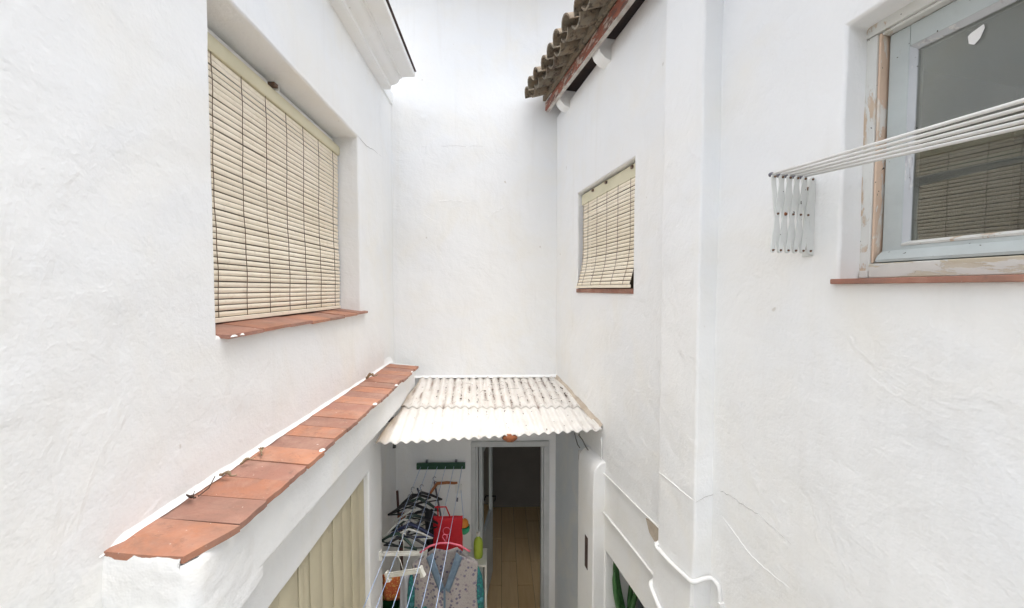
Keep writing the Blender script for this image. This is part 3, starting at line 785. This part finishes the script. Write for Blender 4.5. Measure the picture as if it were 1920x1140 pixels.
# ------------------------------------------------------------------ corrugated lean-to roof
lt = thing('corrugated_roof', 'small corrugated lean-to roof in dirty white over the back doorway', 'roof', (-.1, YB, 2.6))
PW = .078
def redge(y): return A - T * y - .018
def ledge_x(y): return -.888 - .045 * max(0, min(1, (3.75 - y) / .9))
def sheet(name, ya, yb0, yb1, dz, mat, nrow=7):
    nu = 230
    def fn(u, v):
        yb = yb0 + (yb1 - yb0) * u; y = ya + (yb - ya) * v
        x = ledge_x(y) * (1 - u) + redge(y) * u
        z = 2.768 - (YB - y) * .128 + dz
        z += .0105 * math.sin((x + .08 * y) * 2 * math.pi / PW)
        e = min(u * 1.8, (1 - u) * 1.6)
        z += .004 * nz((x, y, 0), 2, 2) + (.012 * (1 - min(1, u / .05)) if v > .3 else 0)
        y += .004 * nz((x, 0, v), 11, 4) if v in (0, 1) else 0
        return (x, y, z)
    return part(name, MB().grid(nu, nrow, fn), mat, lt, smooth=True, solid=.006, fix=False)
sheet('sheet', 3.50, 2.80, 2.975, 0, 'sheet_clean')
sheet('sheet', YB - .004, 3.40, 3.37, .011, 'sheet_dirty')
part('batten', MB().box(-1.0, .765, 3.26, 3.30, 2.600, 2.632), 'metal_grey', lt)
part('batten', MB().box(-1.1, .66, 3.95, 4.0, 2.685, 2.722), 'metal_grey', lt)
br = MB().lathe([(.0001, .03), (.03, .028), (.055, .015), (.062, 0), (.05, -.015), (.028, -.028), (.0001, -.03)], (0, 0, 0), 12, lambda x, y, z: (.0 + .065 + x, 2.915 + y * .5, 2.585 + z + .004 * nz((x, y, z), 60)))
part('rust_lump', br, 'rust', lt, smooth=True)
fl2 = part('edge_mortar', MB().grid(60, 4, lambda u, v: (lambda y: (redge(y) + .03 - .045 * v * (1 + .4 * nz((y, v, 0), 14)), y, 2.768 - (YB - y) * .128 + .05 * (1 - v) ** 1.5 + .004 + .008 * nz((y, v, 0), 9)))(3.0 + 1.13 * u)), 'bare_patch', lt, smooth=True)
part('edge_mortar', MB().grid(60, 4, lambda u, v: (-1.17 + 1.81 * u, YB + .004 - .035 * v * (1 + .5 * nz((u * 2, v, 0), 14)), 2.768 + .016 + .022 * (1 - v) - .003 + .006 * nz((u * 2, v, 3), 9))), 'plaster', lt, smooth=True)
# leaf litter in the valleys
m = MB(); rg = random.Random(3)
for i in range(230):
    u = rg.random(); y = 3.42 + (rg.random() ** .8) * .68
    if rg.random() < .12: y = 2.9 + rg.random() * .5
    x = -.8 + 1.45 * (rg.random() ** .6)
    k = round(((x + .08 * y) / PW) - .75) + .75; x = k * PW - .08 * y + rg.uniform(-.006, .006)
    if x > redge(y) - .03 or x < -.84: continue
    z = 2.768 - (YB - y) * .128 + (.016 if y > 3.42 else 0) - .0105 + .006
    s = rg.uniform(.004, .011) * (1.7 if rg.random() < .1 else 1); a = rg.uniform(0, 6)
    q = [(math.cos(a + t) * s * e, math.sin(a + t) * s * e * 1.5, rg.uniform(0, .012)) for t, e in ((0, 1), (1.4, .6), (3.1, 1.1), (4.6, .6))]
    m.add([(x + p[0], y + p[1], z + p[2]) for p in q], [(0, 1, 2, 3)])
for i in range(26):   # twigs
    y = rg.uniform(3.45, 4.08); x = rg.uniform(-.35, .5); z = 2.768 - (YB - y) * .128 + .032; a = rg.uniform(0, 3.14); L = rg.uniform(.03, .11)
    m.tube([(x, y, z), (x + math.cos(a) * L * .5, y + math.sin(a) * L * .5, z + .006), (x + math.cos(a) * L, y + math.sin(a) * L, z)], .0013, 3)
tag(part('leaf_litter', m, 'dark_twig', fix=False), 'brown leaf litter and twigs scattered in the roof corrugations', 'leaves', kind='stuff')
def leafthing(label, loc, s, rz, mat='dry_leaf'):
    def fn(u, v):
        a = (u - .5) * 2; w = math.sin(math.pi * min(.98, max(.02, v))) ** .7 * .5
        return (a * w * s * (.7 + .3 * nz((u * 3, v * 3, s), 2)), (v - .5) * s * 1.4, s * (.35 * a * a + .25 * math.sin(v * 5) + .15 * nz((u * 4, v * 4, 0), 1.5)))
    m = MB().grid(6, 7, fn)
    m.tube([(0, -.7 * s, .1 * s), (.1 * s, -1.1 * s, .15 * s), (.05 * s, -1.4 * s, .3 * s)], .06 * s, 4)
    o = link('dry_leaf', m.mesh('dry_leaf', fix=False), mat, None, smooth=True, solid=.0012)
    o.location = loc; o.rotation_euler = (random.uniform(-.3, .3), random.uniform(-.3, .3), rz)
    return tag(o, label, 'leaf', 'dry leaves on the ledge')
leafthing('dark curled leaf with a long stalk, nearest on the tiled ledge', (-1.095, 1.345, 3.012), .035, .9, 'dark_twig')
tw = MB().tube([(-1.085, 1.36, 3.008), (-1.085, 1.41, 3.012), (-1.10, 1.46, 3.03)], .002, 5)
tag(part('twig', tw, 'dark_twig'), 'thin dark twig lying by the nearest leaf on the tiled ledge', 'twig')
leafthing('pale crumpled leaf, second from the near end of the tiled ledge', (-1.092, 1.50, 3.014), .03, 1.6)
leafthing('small brown leaf bit, third from the near end of the tiled ledge', (-1.092, 1.62, 3.012), .026, 2.2)
leafthing('pale crumpled leaf beside a twig, fourth along the tiled ledge', (-1.092, 1.73, 3.014), .034, .5)
leafthing('dry curled leaf near the far end of the tiled ledge', (-1.085, 3.13, 3.022), .055, 1.2)

# dark cables tucked under the lean-to
for k, (a, b, c, lab) in enumerate((((.60, 3.04, 2.56), (.62, 3.10, 2.50), (.645, 3.15, 2.43), 'left of two dark cables dangling under the right corner of the lean-to'), ((.63, 3.02, 2.56), (.665, 3.05, 2.51), (.70, 3.08, 2.44), 'right of two dark cables dangling under the right corner of the lean-to'))):
    tag(part('cable', MB().tube([(a[0], a[1], 2.575), a, b, c, (c[0] + .02, c[1], c[2] - .03)], .004, 6), 'cable_dark'), lab, 'cable')
tag(part('cable', MB().tube([(-.80, 2.96, 2.60), (-.83, 2.98, 2.55), (-.86, 3.03, 2.50)], .006, 6).tube([(-.86, 3.03, 2.51), (-.865, 3.035, 2.47)], .014, 8), 'cable_dark'), 'short dark cable with plug under the left corner of the lean-to', 'cable')

# ------------------------------------------------------------------ wall-mounted drying rack
rk = thing('drying_rack', 'white concertina clothes drying rack with long rods on the right wall', 'drying rack', rw(1.372, 0, 3.87))
part('wall_plate', MB().box(1.352, 1.39, 0, .008, 3.868, 4.150, rw), 'rack_paint', rk, bevel=.003)
part('wall_plate', MB().box(1.345, 1.351, .008, .030, 3.872, 4.146, rw), 'rack_paint', rk, bevel=.002)
for z in (3.90, 4.115): part('screw', MB().lathe([(.0001, .004), (.006, .003), (.007, 0)], (0, 0, 0), 8, lambda x, y, z_: rw(1.372 + x, .008 + z_, z + y)), 'steel_screw', rk)
NS = 5; OF = [.030 + .0325 * i for i in range(NS + 1)]      # scissor columns off the wall
ZTOP, ZBOT, YR = 4.138, 3.885, 1.346
def arm(o0, z0_, o1, z1_, yy, w=.0093):
    d = Vector((o1 - o0, z1_ - z0_)); L = d.length; d.normalize(); n = Vector((-d.y, d.x)); out = []
    for k in range(7): a = math.pi / 2 + math.pi * k / 6; out.append((o0 + d.x * math.cos(a) * w + n.x * math.sin(a) * w, z0_ + d.y * math.cos(a) * w + n.y * math.sin(a) * w))
    for k in range(7): a = -math.pi / 2 + math.pi * k / 6; out.append((o1 + d.x * math.cos(a) * w + n.x * math.sin(a) * w, z1_ + d.y * math.cos(a) * w + n.y * math.sin(a) * w))
    k = len(out)
    return MB().add([rw(yy, o, z) for o, z in out] + [rw(yy - .003, o, z) for o, z in out], [tuple(range(k)), tuple(range(k, 2 * k))[::-1]] + [(i, (i + 1) % k, k + (i + 1) % k, k + i) for i in range(k)])
for i in range(NS):
    a, b = OF[i], OF[i + 1]
    part('scissor_arm', arm(a, ZBOT, b, ZTOP, YR), 'rack_paint', rk)
    part('scissor_arm', arm(a, ZTOP, b, ZBOT, YR - .0045), 'rack_paint', rk)
piv = MB().lathe([(.0001, .004), (.0035, .003), (.0042, 0)], (0, 0, 0), 8, lambda x, y, z: (x, -z, y)).mesh('rivet'); piv.materials.append(MATS['steel_screw'])
rivr = MB().lathe([(.0001, .005), (.005, .003), (.0065, 0)], (0, 0, 0), 8, lambda x, y, z: (x, -z, y)).mesh('rivet'); rivr.materials.append(MATS['rust'])
for i in range(NS + 1):
    inst('rivet', piv, rk, rw(YR - .008, OF[i], ZTOP)); inst('rivet', piv, rk, rw(YR - .008, OF[i], ZBOT))
for i in range(NS):
    inst('rivet', rivr if i == 3 else piv, rk, rw(YR - .0080, (OF[i] + OF[i + 1]) / 2, (ZTOP + ZBOT) / 2))
cap = MB().lathe([(.0001, .006), (.006, .005), (.0075, 0), (.0075, -.008)], (0, 0, 0), 10).mesh('rod_cap'); cap.materials.append(MATS['metal_grey'])
near = [(.020, 4.119), (.045, 4.126), (.07, 4.134), (.095, 4.143), (.12, 4.152)]
for i in range(NS):
    o0 = OF[i + 1] if i else OF[1]; z0_ = ZTOP + .011
    o1, z1_ = near[i]; s = (YR - .35) / (YR - .80)
    part('rod', MB().tube([rw(YR + .004, o0, z0_), rw(.80, o1, z1_), rw(.35, o0 + (o1 - o0) * s, z0_ + (z1_ - z0_) * s)], .0050, 8), 'rod_white', rk, smooth=True)
    inst('rod_cap', cap, rk, rw(YR + .004, o0, z0_), (R(90), 0, RWZ))
part('wall_plate', MB().box(.33, .37, 0, .01, 3.87, 4.15, rw), 'rack_paint', rk)
part('scissor_arm', arm(.005, 4.02, .10, 4.16, .345), 'rack_paint', rk)

# ------------------------------------------------------------------ clothesline under the lean-to
ZC = 1.815
cl = thing('clothesline', 'dark green wall bar with pale blue clothesline cords coming forward', 'clothesline', (-.66, YB, ZC))
part('bar', MB().box(-.926, -.398, YB - .062, YB - .032, ZC - .033, ZC + .033), 'green_paint', cl, bevel=.003)
for x in (-.82, -.50): part('bracket', MB().box(x - .012, x + .012, YB - .034, YB + .004, ZC - .02, ZC + .05), 'metal_grey', cl)
CX = (-.88, -.80, -.70, -.61, -.52, -.43)
def cordz(y): return ZC - .045 * math.sin(math.pi * (YB - y) / (YB - .9))
for x in CX:
    part('cord', MB().tube([(x + (.012 * (YB - y)), y, cordz(y)) for y in [YB - .06 - i * .12 for i in range(27)]], .0026, 5), 'cord_blue', cl)
part('bar', MB().box(-.97, 1.10, .88, .92, ZC - .03, ZC + .03), 'green_paint', cl)
def cordx(i, y): return CX[i] + .012 * (YB - y)

HG = 'clothes hangers on the line'
def hanger(label, ci, y, mat, rz=0, w=.40, drop=.10, tilt_=0, bar=True, thick=.006):
    x = cordx(ci, y); z = cordz(y)
    t = thing('clothes_hanger', label, 'hanger', (x, y, z), HG)
    t.rotation_euler = (0, tilt_, rz)
    h = [(.0 + .016 * math.cos(a), 0, -.010 + .016 * math.sin(a)) for a in [math.pi * (-.05 + 1.1 * k / 8) for k in range(9)]]
    h = [(p[0], 0, p[2]) for p in h] + [(-.012, 0, -.035), (0, 0, -.05), (0, 0, -.075)]
    m = MB().tube(h, .0026, 6); me = m.mesh('hook'); link('hook', me, 'metal_grey', t, smooth=True)
    sh_ = MB().tube([(-w / 2, 0, -.075 - drop), (-w / 2 + .03, 0, -.075 - drop * .86), (-w / 4, 0, -.075 - drop * .42), (0, 0, -.072), (w / 4, 0, -.075 - drop * .42), (w / 2 - .03, 0, -.075 - drop * .86), (w / 2, 0, -.075 - drop)], [thick * .9, thick * 1.2, thick * 1.3, thick * 1.5, thick * 1.3, thick * 1.2, thick * .9], 6)
    link('shoulder_bar', sh_.mesh('shoulder_bar'), mat, t, smooth=True)
    if bar: link('lower_bar', MB().tube([(-w / 2, 0, -.075 - drop), (0, 0, -.08 - drop), (w / 2, 0, -.075 - drop)], thick * .7, 6).mesh('lower_bar'), mat, t, smooth=True)
    return t
hanger('farthest black plastic hanger in the bunch left of the red bag', 1, 3.72, 'plastic_black', .25, thick=.009)
hanger('dark green hanger just in front of the farthest black one', 1, 3.62, 'plastic_green', -.2, thick=.010)
hanger('second black hanger in the dark bunch by the left wall', 0, 3.55, 'plastic_black', .1, thick=.010)
hanger('off-white hanger peeking between the black hangers', 1, 3.46, 'plastic_white', .15, thick=.007)
hanger('black hanger behind the navy one', 2, 3.44, 'plastic_black', -.3, thick=.010)
hanger('dark green hanger in the middle of the bunch', 1, 3.36, 'plastic_green', .3, thick=.009)
hanger('navy blue hanger with broad shoulders above the white clip hanger', 1, 3.24, 'plastic_navy', -.05, thick=.011, drop=.11)
hanger('white hanger right under the navy hanger', 1, 3.17, 'plastic_white', .08, thick=.006, drop=.09)
hanger('slim black hanger closest to the white clip hanger', 1, 3.10, 'plastic_black', -.12, thick=.008, drop=.10)
hanger('off-white hanger far left in the bunch beside the left wall', 0, 3.30, 'plastic_white', .5, thick=.006, w=.36)
hanger('black hanger turned sideways behind the dark green one', 0, 3.68, 'plastic_black', .7, thick=.010)
hanger('black hanger at the right of the bunch, touching the black cloth', 2, 3.30, 'plastic_black', .45, thick=.009, w=.36)
hanger('dark green hanger low in the bunch behind the level clip hanger', 0, 3.12, 'plastic_green', -.35, thick=.009, w=.36)
wh = hanger('brown wooden hanger hanging askew just below the green bar', 2, 3.86, 'wood_hanger', .15, .36, .10, -.46, False, .011)
def clip_hanger(label, ci, y, rz, tl, w=.38):
    t = thing('clip_hanger', label, 'hanger', (cordx(ci, y), y, cordz(y)), HG); t.rotation_euler = (0, tl, rz)
    link('hook', MB().tube([(.016, 0, -.01), (.012, 0, .003), (0, 0, .007), (-.013, 0, 0), (-.012, 0, -.03), (0, 0, -.06), (0, 0, -.15)], .0028, 6).mesh('hook'), 'plastic_white', t, smooth=True)
    link('bar', MB().box(-w / 2, w / 2, -.006, .006, -.178, -.152).mesh('bar'), 'plastic_white', t, bevel=.004)
    link('rail', MB().box(-w / 2 + .03, w / 2 - .03, -.004, .004, -.150, -.140).mesh('rail'), 'plastic_white', t, bevel=.002)
    for s in (-1, 1):
        link('clip', MB().prism([(-.012, -.135), (.0, -.128), (.012, -.135), (.010, -.168), (.018, -.205), (-.018, -.205), (-.010, -.168)], [(lambda a, b, yy=yy: (s * (w / 2 - .01) + a, yy, b)) for yy in (-.016, .016)]).mesh('clip'), 'plastic_white', t, bevel=.004)
    return t
clip_hanger('white clip hanger hanging level in front of the hanger bunch', 1, 3.0, .05, .04)
clip_hanger('white clip hanger hanging askew, nearest and lowest on the line', 1, 2.80, -.35, -.36, .34)

# red bag behind the blouse
rb = thing('shopping_bag', 'bright red bag hanging behind the floral blouse', 'bag', (-.49, 3.36, 1.40))
def bagfn(x0, x1, z0_, z1_, yc, th, side, sag=0):
    return lambda u, v: (x0 + (x1 - x0) * u + .006 * nz((u * 3, v * 3, side), 1.5), yc + side * th * math.sin(math.pi * u) * (.4 + .6 * (1 - v)) + .008 * nz((u * 4, v * 4, side + 5), 1.2), z0_ + (z1_ - z0_) * v - sag * math.sin(math.pi * u) * v)
m = MB().grid(12, 12, bagfn(-.625, -.355, 1.33, 1.70, 3.36, .04, -1, .012)).grid(12, 12, bagfn(-.625, -.355, 1.33, 1.70, 3.365, .03, 1, .012))
part('body', m, 'fabric_red', rb, smooth=True, solid=.003)
part('strap', MB().tube([(-.57, 3.35, 1.685), (-.575, 3.35, 1.80), (cordx(3, 3.35) , 3.35, cordz(3.35) + .005), (-.50, 3.35, 1.79), (-.46, 3.35, 1.69)], .006, 6), 'fabric_red', rb)
part('print', MB().tube([(-.49 + .032 * math.cos(a), 3.312, 1.59 + .035 * math.sin(a)) for a in [2 * math.pi * k / 12 for k in range(13)]], .004, 5).tube([(-.49, 3.312, 1.55), (-.50, 3.314, 1.47)], .004, 5), 'plastic_pink', rb)
# black cloth beside it
bc = MB().grid(6, 14, lambda u, v: (-.685 + .07 * u + .01 * nz((u, v * 3, 0), 1.4), 3.34 + .02 * math.sin(u * 9) + .01 * nz((u * 2, v * 4, 1), 1.5), 1.30 + .47 * v))
tag(part('black_cloth', bc, 'fabric_black', smooth=True, solid=.004), 'narrow black cloth hanging between the hangers and the red bag', 'cloth')

# floral blouse on a pink hanger
BX, BY, BZ = -.455, 2.98, 1.665
bs = thing('blouse', 'floral blouse with grey-blue V collar hanging in front of the doorway', 'blouse', (BX, BY, BZ - .6))
def half(u): return .265
def top_front(u):
    a = abs(u)
    if a < .36: return -.31 + .29 * (a / .36)
    return -.02 - (a - .36) * .16
def top_back(u):
    a = abs(u)
    if a < .36: return -.045 + .03 * (a / .36)
    return -.02 - (a - .36) * .16
def panel_fn(tf, sgn):
    def fn(s, v):
        u = s * 2 - 1; zt = BZ + tf(u); zb = BZ - .66; z = zb + (zt - zb) * v
        w = .265 + .02 * (1 - v) - .02 * math.sin(math.pi * v)
        fold = .014 * math.sin(u * 11 + v * 2) * (1 - v) + .008 * nz((u * 3, v * 3, sgn), 1.4)
        return (BX + u * w, BY + sgn * (.035 * math.cos(u * math.pi / 2) + .002) + fold, z)
    return fn
part('body', MB().grid(40, 22, panel_fn(top_front, -1)).grid(40, 22, panel_fn(top_back, 1)), 'floral', bs, smooth=True, solid=.002, fix=False)
def col_ribbon(sg):
    def fn(s, v):
        a = .36 * s; u = sg * a; zt = BZ + top_front(u); wd = .066 - .014 * (1 - s)
        return (BX + u * .262 + sg * wd * .75 * v, BY - (.035 * math.cos(u * 1.57)) - .006 - .006 * math.sin(math.pi * v), zt + .012 - wd * .62 * v)
    return fn
for sg in (-1, 1): part('collar', MB().grid(12, 4, col_ribbon(sg)), 'collar_blue', bs, smooth=True, solid=.004, fix=False)
part('placket', MB().box(BX - .008, BX + .008, BY - .048, BY - .042, BZ - .52, BZ - .29), 'collar_blue', bs)
for sg in (-1, 1):
    pts = [(BX + sg * .235, BY + .025, BZ - .16), (BX + sg * .262, BY + .03, BZ - .26), (BX + sg * .272, BY + .03, BZ - .40), (BX + sg * .268, BY + .03, BZ - .64)]
    part('sleeve', MB().tube(pts, [.022, .034, .040, .044], 10, False), 'teal_print' , bs, smooth=True, solid=.002)
ph = thing('clothes_hanger', 'pink hanger carrying the floral blouse', 'hanger', (BX, BY, cordz(BY)), HG)
part('hook', MB().tube([(BX + .02 * math.cos(a), BY, cordz(BY) - .014 + .02 * math.sin(a)) for a in [math.pi * (-.3 + 1.3 * k / 9) for k in range(10)]] + [(BX - .012, BY, cordz(BY) - .03), (BX, BY, cordz(BY) - .045), (BX, BY, BZ + .045)], .0032, 6), 'plastic_pink', ph)
part('shoulder_bar', MB().tube([(BX - .20, BY, BZ - .03), (BX - .12, BY, BZ + .022), (BX - .04, BY, BZ + .045), (BX + .04, BY, BZ + .045), (BX + .12, BY, BZ + .022), (BX + .20, BY, BZ - .03)], .0075, 7), 'plastic_pink', ph, smooth=True)

# grey cloth, lower garments
gc = MB().grid(14, 18, lambda u, v: (-.83 + .19 * u + .02 * (1 - v) * (u - .5), 3.02 + .025 * math.sin(u * 14 + v) + .01 * nz((u * 3, v * 3, 0), 1.2), .75 + .68 * v))
tag(part('grey_cloth', gc, 'fabric_grey', smooth=True, solid=.003), 'pale grey cloth hanging below the white clip hanger', 'cloth')
tg = MB().grid(12, 16, lambda u, v: (-.69 + .13 * u + .02 * (1 - v) * (u - .5), 2.90 + .02 * math.sin(u * 12) + .01 * nz((u * 3, v * 3, 2), 1.2), .72 + .52 * v))
tag(part('teal_garment', tg, 'teal_print', smooth=True, solid=.003), 'teal and navy printed garment peeking out left of the blouse', 'garment')
# thin clear bag
pb = MB().grid(12, 12, lambda u, v: (-.90 + .24 * u + .02 * nz((u * 3, v * 3, 0), 1.3), 3.80 - .04 * math.sin(math.pi * u) + .02 * nz((u * 5, v * 5, 1), 1.2), 1.27 + (.30 - .16 * abs(u - .5) * 2) * v))
tag(part('plastic_bag', pb, 'clear_bag', smooth=True, solid=.002), 'crumpled translucent plastic bag hanging below the green bar', 'bag')
tag(part('clothes_peg', MB().box(-.835, -.82, 3.72, 3.735, 1.70, 1.765, lambda x, y, z: (x + (z - 1.73) * -.3, y, z)), 'plastic_navy', bevel=.002), 'small blue clothes peg left below the green bar', 'peg')

# things standing against the back and left walls
bm_ = thing('broom', 'dark reddish broom handle leaning in the left corner under the lean-to', 'broom', (-1.04, 3.90, 0))
part('handle', MB().tube([(-1.02, 3.88, .2), (-1.10, 3.95, 1.62)], .013, 8), 'broom_wood', bm_, smooth=True)
part('head', MB().box(-1.14, -.90, 3.84, 3.90, .0, .2), 'plastic_black', bm_, bevel=.01)
mp_ = thing('mop', 'thin grey mop pole leaning on the back wall beneath the wooden hanger', 'mop', (-.56, 3.9, 0))
part('pole', MB().tube([(-.40, 3.85, .1), (-.735, 4.09, 1.64)], .010, 8), 'metal_grey', mp_, smooth=True)
part('head', MB().box(-.47, -.33, 3.80, 3.88, 0, .11), 'fabric_grey', mp_, bevel=.02)
kn = thing('plunger', 'small reddish-brown knob on a stick among the hangers by the left wall', 'plunger', (-1.03, 3.85, 0))
part('stick', MB().tube([(-1.03, 3.85, 0), (-1.03, 3.85, 1.40)], .010, 8), 'broom_wood', kn)
part('knob', MB().lathe([(.0001, .05), (.025, .048), (.042, .03), (.044, .012), (.03, 0), (.012, -.01)], (-1.03, 3.85, 1.39), 14), 'rust', kn, smooth=True)
ty = thing('toy_ball', 'round orange and green toy beside the red bag', 'toy', (-.36, 3.7, 1.55))
part('upper_half', MB().lathe([(.055, 0), (.052, .025), (.04, .045), (.02, .056), (.0001, .06)], (-.375, 3.62, 1.45), 16), 'orange_toy', ty, smooth=True)
part('lower_half', MB().lathe([(.0001, -.075), (.03, -.07), (.05, -.05), (.056, -.02), (.055, -.001)], (-.365, 3.62, 1.44), 16), 'green_toy', ty, smooth=True)
part('cord', MB().tube([(-.37, 3.62, 1.50), (-.395, 3.62, cordz(3.62))], .003, 5), 'cord_blue', ty)
lb = thing('detergent_bottle', 'lime green bottle standing against the door frame', 'bottle', (-.235, 3.72, 0))
part('body', MB().lathe([(.0001, 1.06), (.042, 1.06), (.046, 1.08), (.046, 1.20), (.038, 1.235), (.018, 1.255), (.016, 1.275), (.0001, 1.275)], (-.235, 3.72, 0), 16), 'lime_plastic', lb, smooth=40)
part('cap', MB().lathe([(.02, 1.275), (.02, 1.305), (.017, 1.31), (.0001, 1.31)], (-.235, 3.72, 0), 14), 'plastic_white', lb, smooth=40)
st = thing('shelf_unit', 'narrow white shelf under the lime bottle by the door frame', 'shelf', (-.24, 3.72, 0))
part('shelf_top', MB().box(-.34, -.15, 3.60, 3.84, 1.035, 1.058), 'plastic_white', st, bevel=.003)
for a in (-.335, -.165):
    for b in (3.605, 3.825): part('leg', MB().box(a, a + .012, b, b + .012, 0, 1.035), 'plastic_white', st)
gb = thing('garbage_bin', 'green plastic bin in the bottom left corner below the hangers', 'bin', (-1.0, 3.0, 0))
part('body', MB().lathe([(.0001, .02), (.13, .02), (.16, 1.10), (.15, 1.10), (.12, .04)], (-.97, 3.14, 0), 20), 'bin_green', gb, smooth=40)
part('rim', MB().lathe([(.15, 1.09), (.172, 1.09), (.174, 1.125), (.15, 1.125), (.15, 1.09)], (-.97, 3.14, 0), 20), 'bin_green', gb, smooth=40)
sup = lambda q: (1 - abs(2 * q - 1) ** 4)
pk = MB().grid(12, 12, lambda u, v: (-1.00 + .17 * u, 3.12 - .028 * sup(u) * sup(v) + .006 * nz((u * 5, v * 5, 0), 1.3), 1.125 + .22 * v + .008 * nz((u * 3, v, 0), 1.5))).grid(12, 12, lambda u, v: (-1.00 + .17 * u, 3.125 + .028 * sup(u) * sup(v), 1.125 + .22 * v + .008 * nz((u * 3, v, 0), 1.5)))
tag(part('snack_packet', pk, 'pack_print', smooth=True, solid=.002), 'orange and red printed packet standing on the green bin', 'packet')

# ------------------------------------------------------------------ plants in the niche of the right wall
def npt(y, off, z): return rw(y, off, z)
sp = thing('potted_plant', 'tall curving green succulent in a clay pot in the wall opening', 'plant', npt(2.86, -.2, .75))
part('pot', MB().lathe([(.0001, 0), (.07, 0), (.095, .17), (.10, .17), (.10, .19), (.085, .19), (.08, .15), (.0001, .15)], npt(2.88, -.22, .752), 16), 'pot_clay', sp, smooth=40)
for k, (dy, do, h, w) in enumerate(((.10, .12, .80, .030), (.02, .16, .60, .026), (-.10, .02, .55, .024), (.05, -.05, .66, .024))):
    b = Vector(npt(2.88, -.22, .90)); e = Vector(npt(2.88 + dy, -.22 + do, .90 + h))
    P = []
    for i in range(9):
        s = i / 8; p = b.lerp(e, s); c = math.sin(math.pi * s) * .05; P.append((p.x - c, p.y - c * .6, p.z + c * .3))
    part('stem', MB().tube(P, [w * (1 - .25 * i / 8) if i < 8 else w * .3 for i in range(9)], 8), 'leaf_green', sp, smooth=True)
cp_ = thing('potted_cactus', 'round yellow-green cactus in a brown pot in the wall opening', 'plant', npt(2.60, -.1, .75))
part('pot', MB().lathe([(.0001, 0), (.06, 0), (.09, .38), (.095, .38), (.095, .40), (.08, .40), (.078, .36), (.0001, .36)], npt(2.66, -.16, .752), 16), 'pot_brown', cp_, smooth=40)
cc = npt(2.66, -.16, 1.17)
part('stem', MB().grid(24, 10, lambda u, v: (cc[0] + .08 * math.sin(math.pi * v) * (1 + .08 * math.cos(u * 2 * math.pi * 10)) * math.cos(u * 2 * math.pi), cc[1] + .08 * math.sin(math.pi * v) * (1 + .08 * math.cos(u * 2 * math.pi * 10)) * math.sin(u * 2 * math.pi), cc[2] + .03 + .085 * -math.cos(math.pi * v))), 'cactus_lime', cp_, smooth=True)
pp_ = thing('plant_pot', 'dark brown empty pot behind the cactus in the wall opening', 'pot', npt(2.45, -.2, .75))
part('body', MB().lathe([(.0001, 0), (.09, 0), (.12, .62), (.13, .62), (.13, .66), (.11, .66), (.10, .6)], npt(2.50, -.30, .752), 16), 'pot_brown', pp_, smooth=40)
pst = MB().box(2.905, 2.935, -.12, -.09, .752, 1.70, rw)
tag(part('wooden_post', MB().box(2.70, 2.735, -.40, -.365, .752, 1.69, rw), 'door_paint', bevel=.003), 'thin pale post standing behind the plants in the wall opening', 'post')
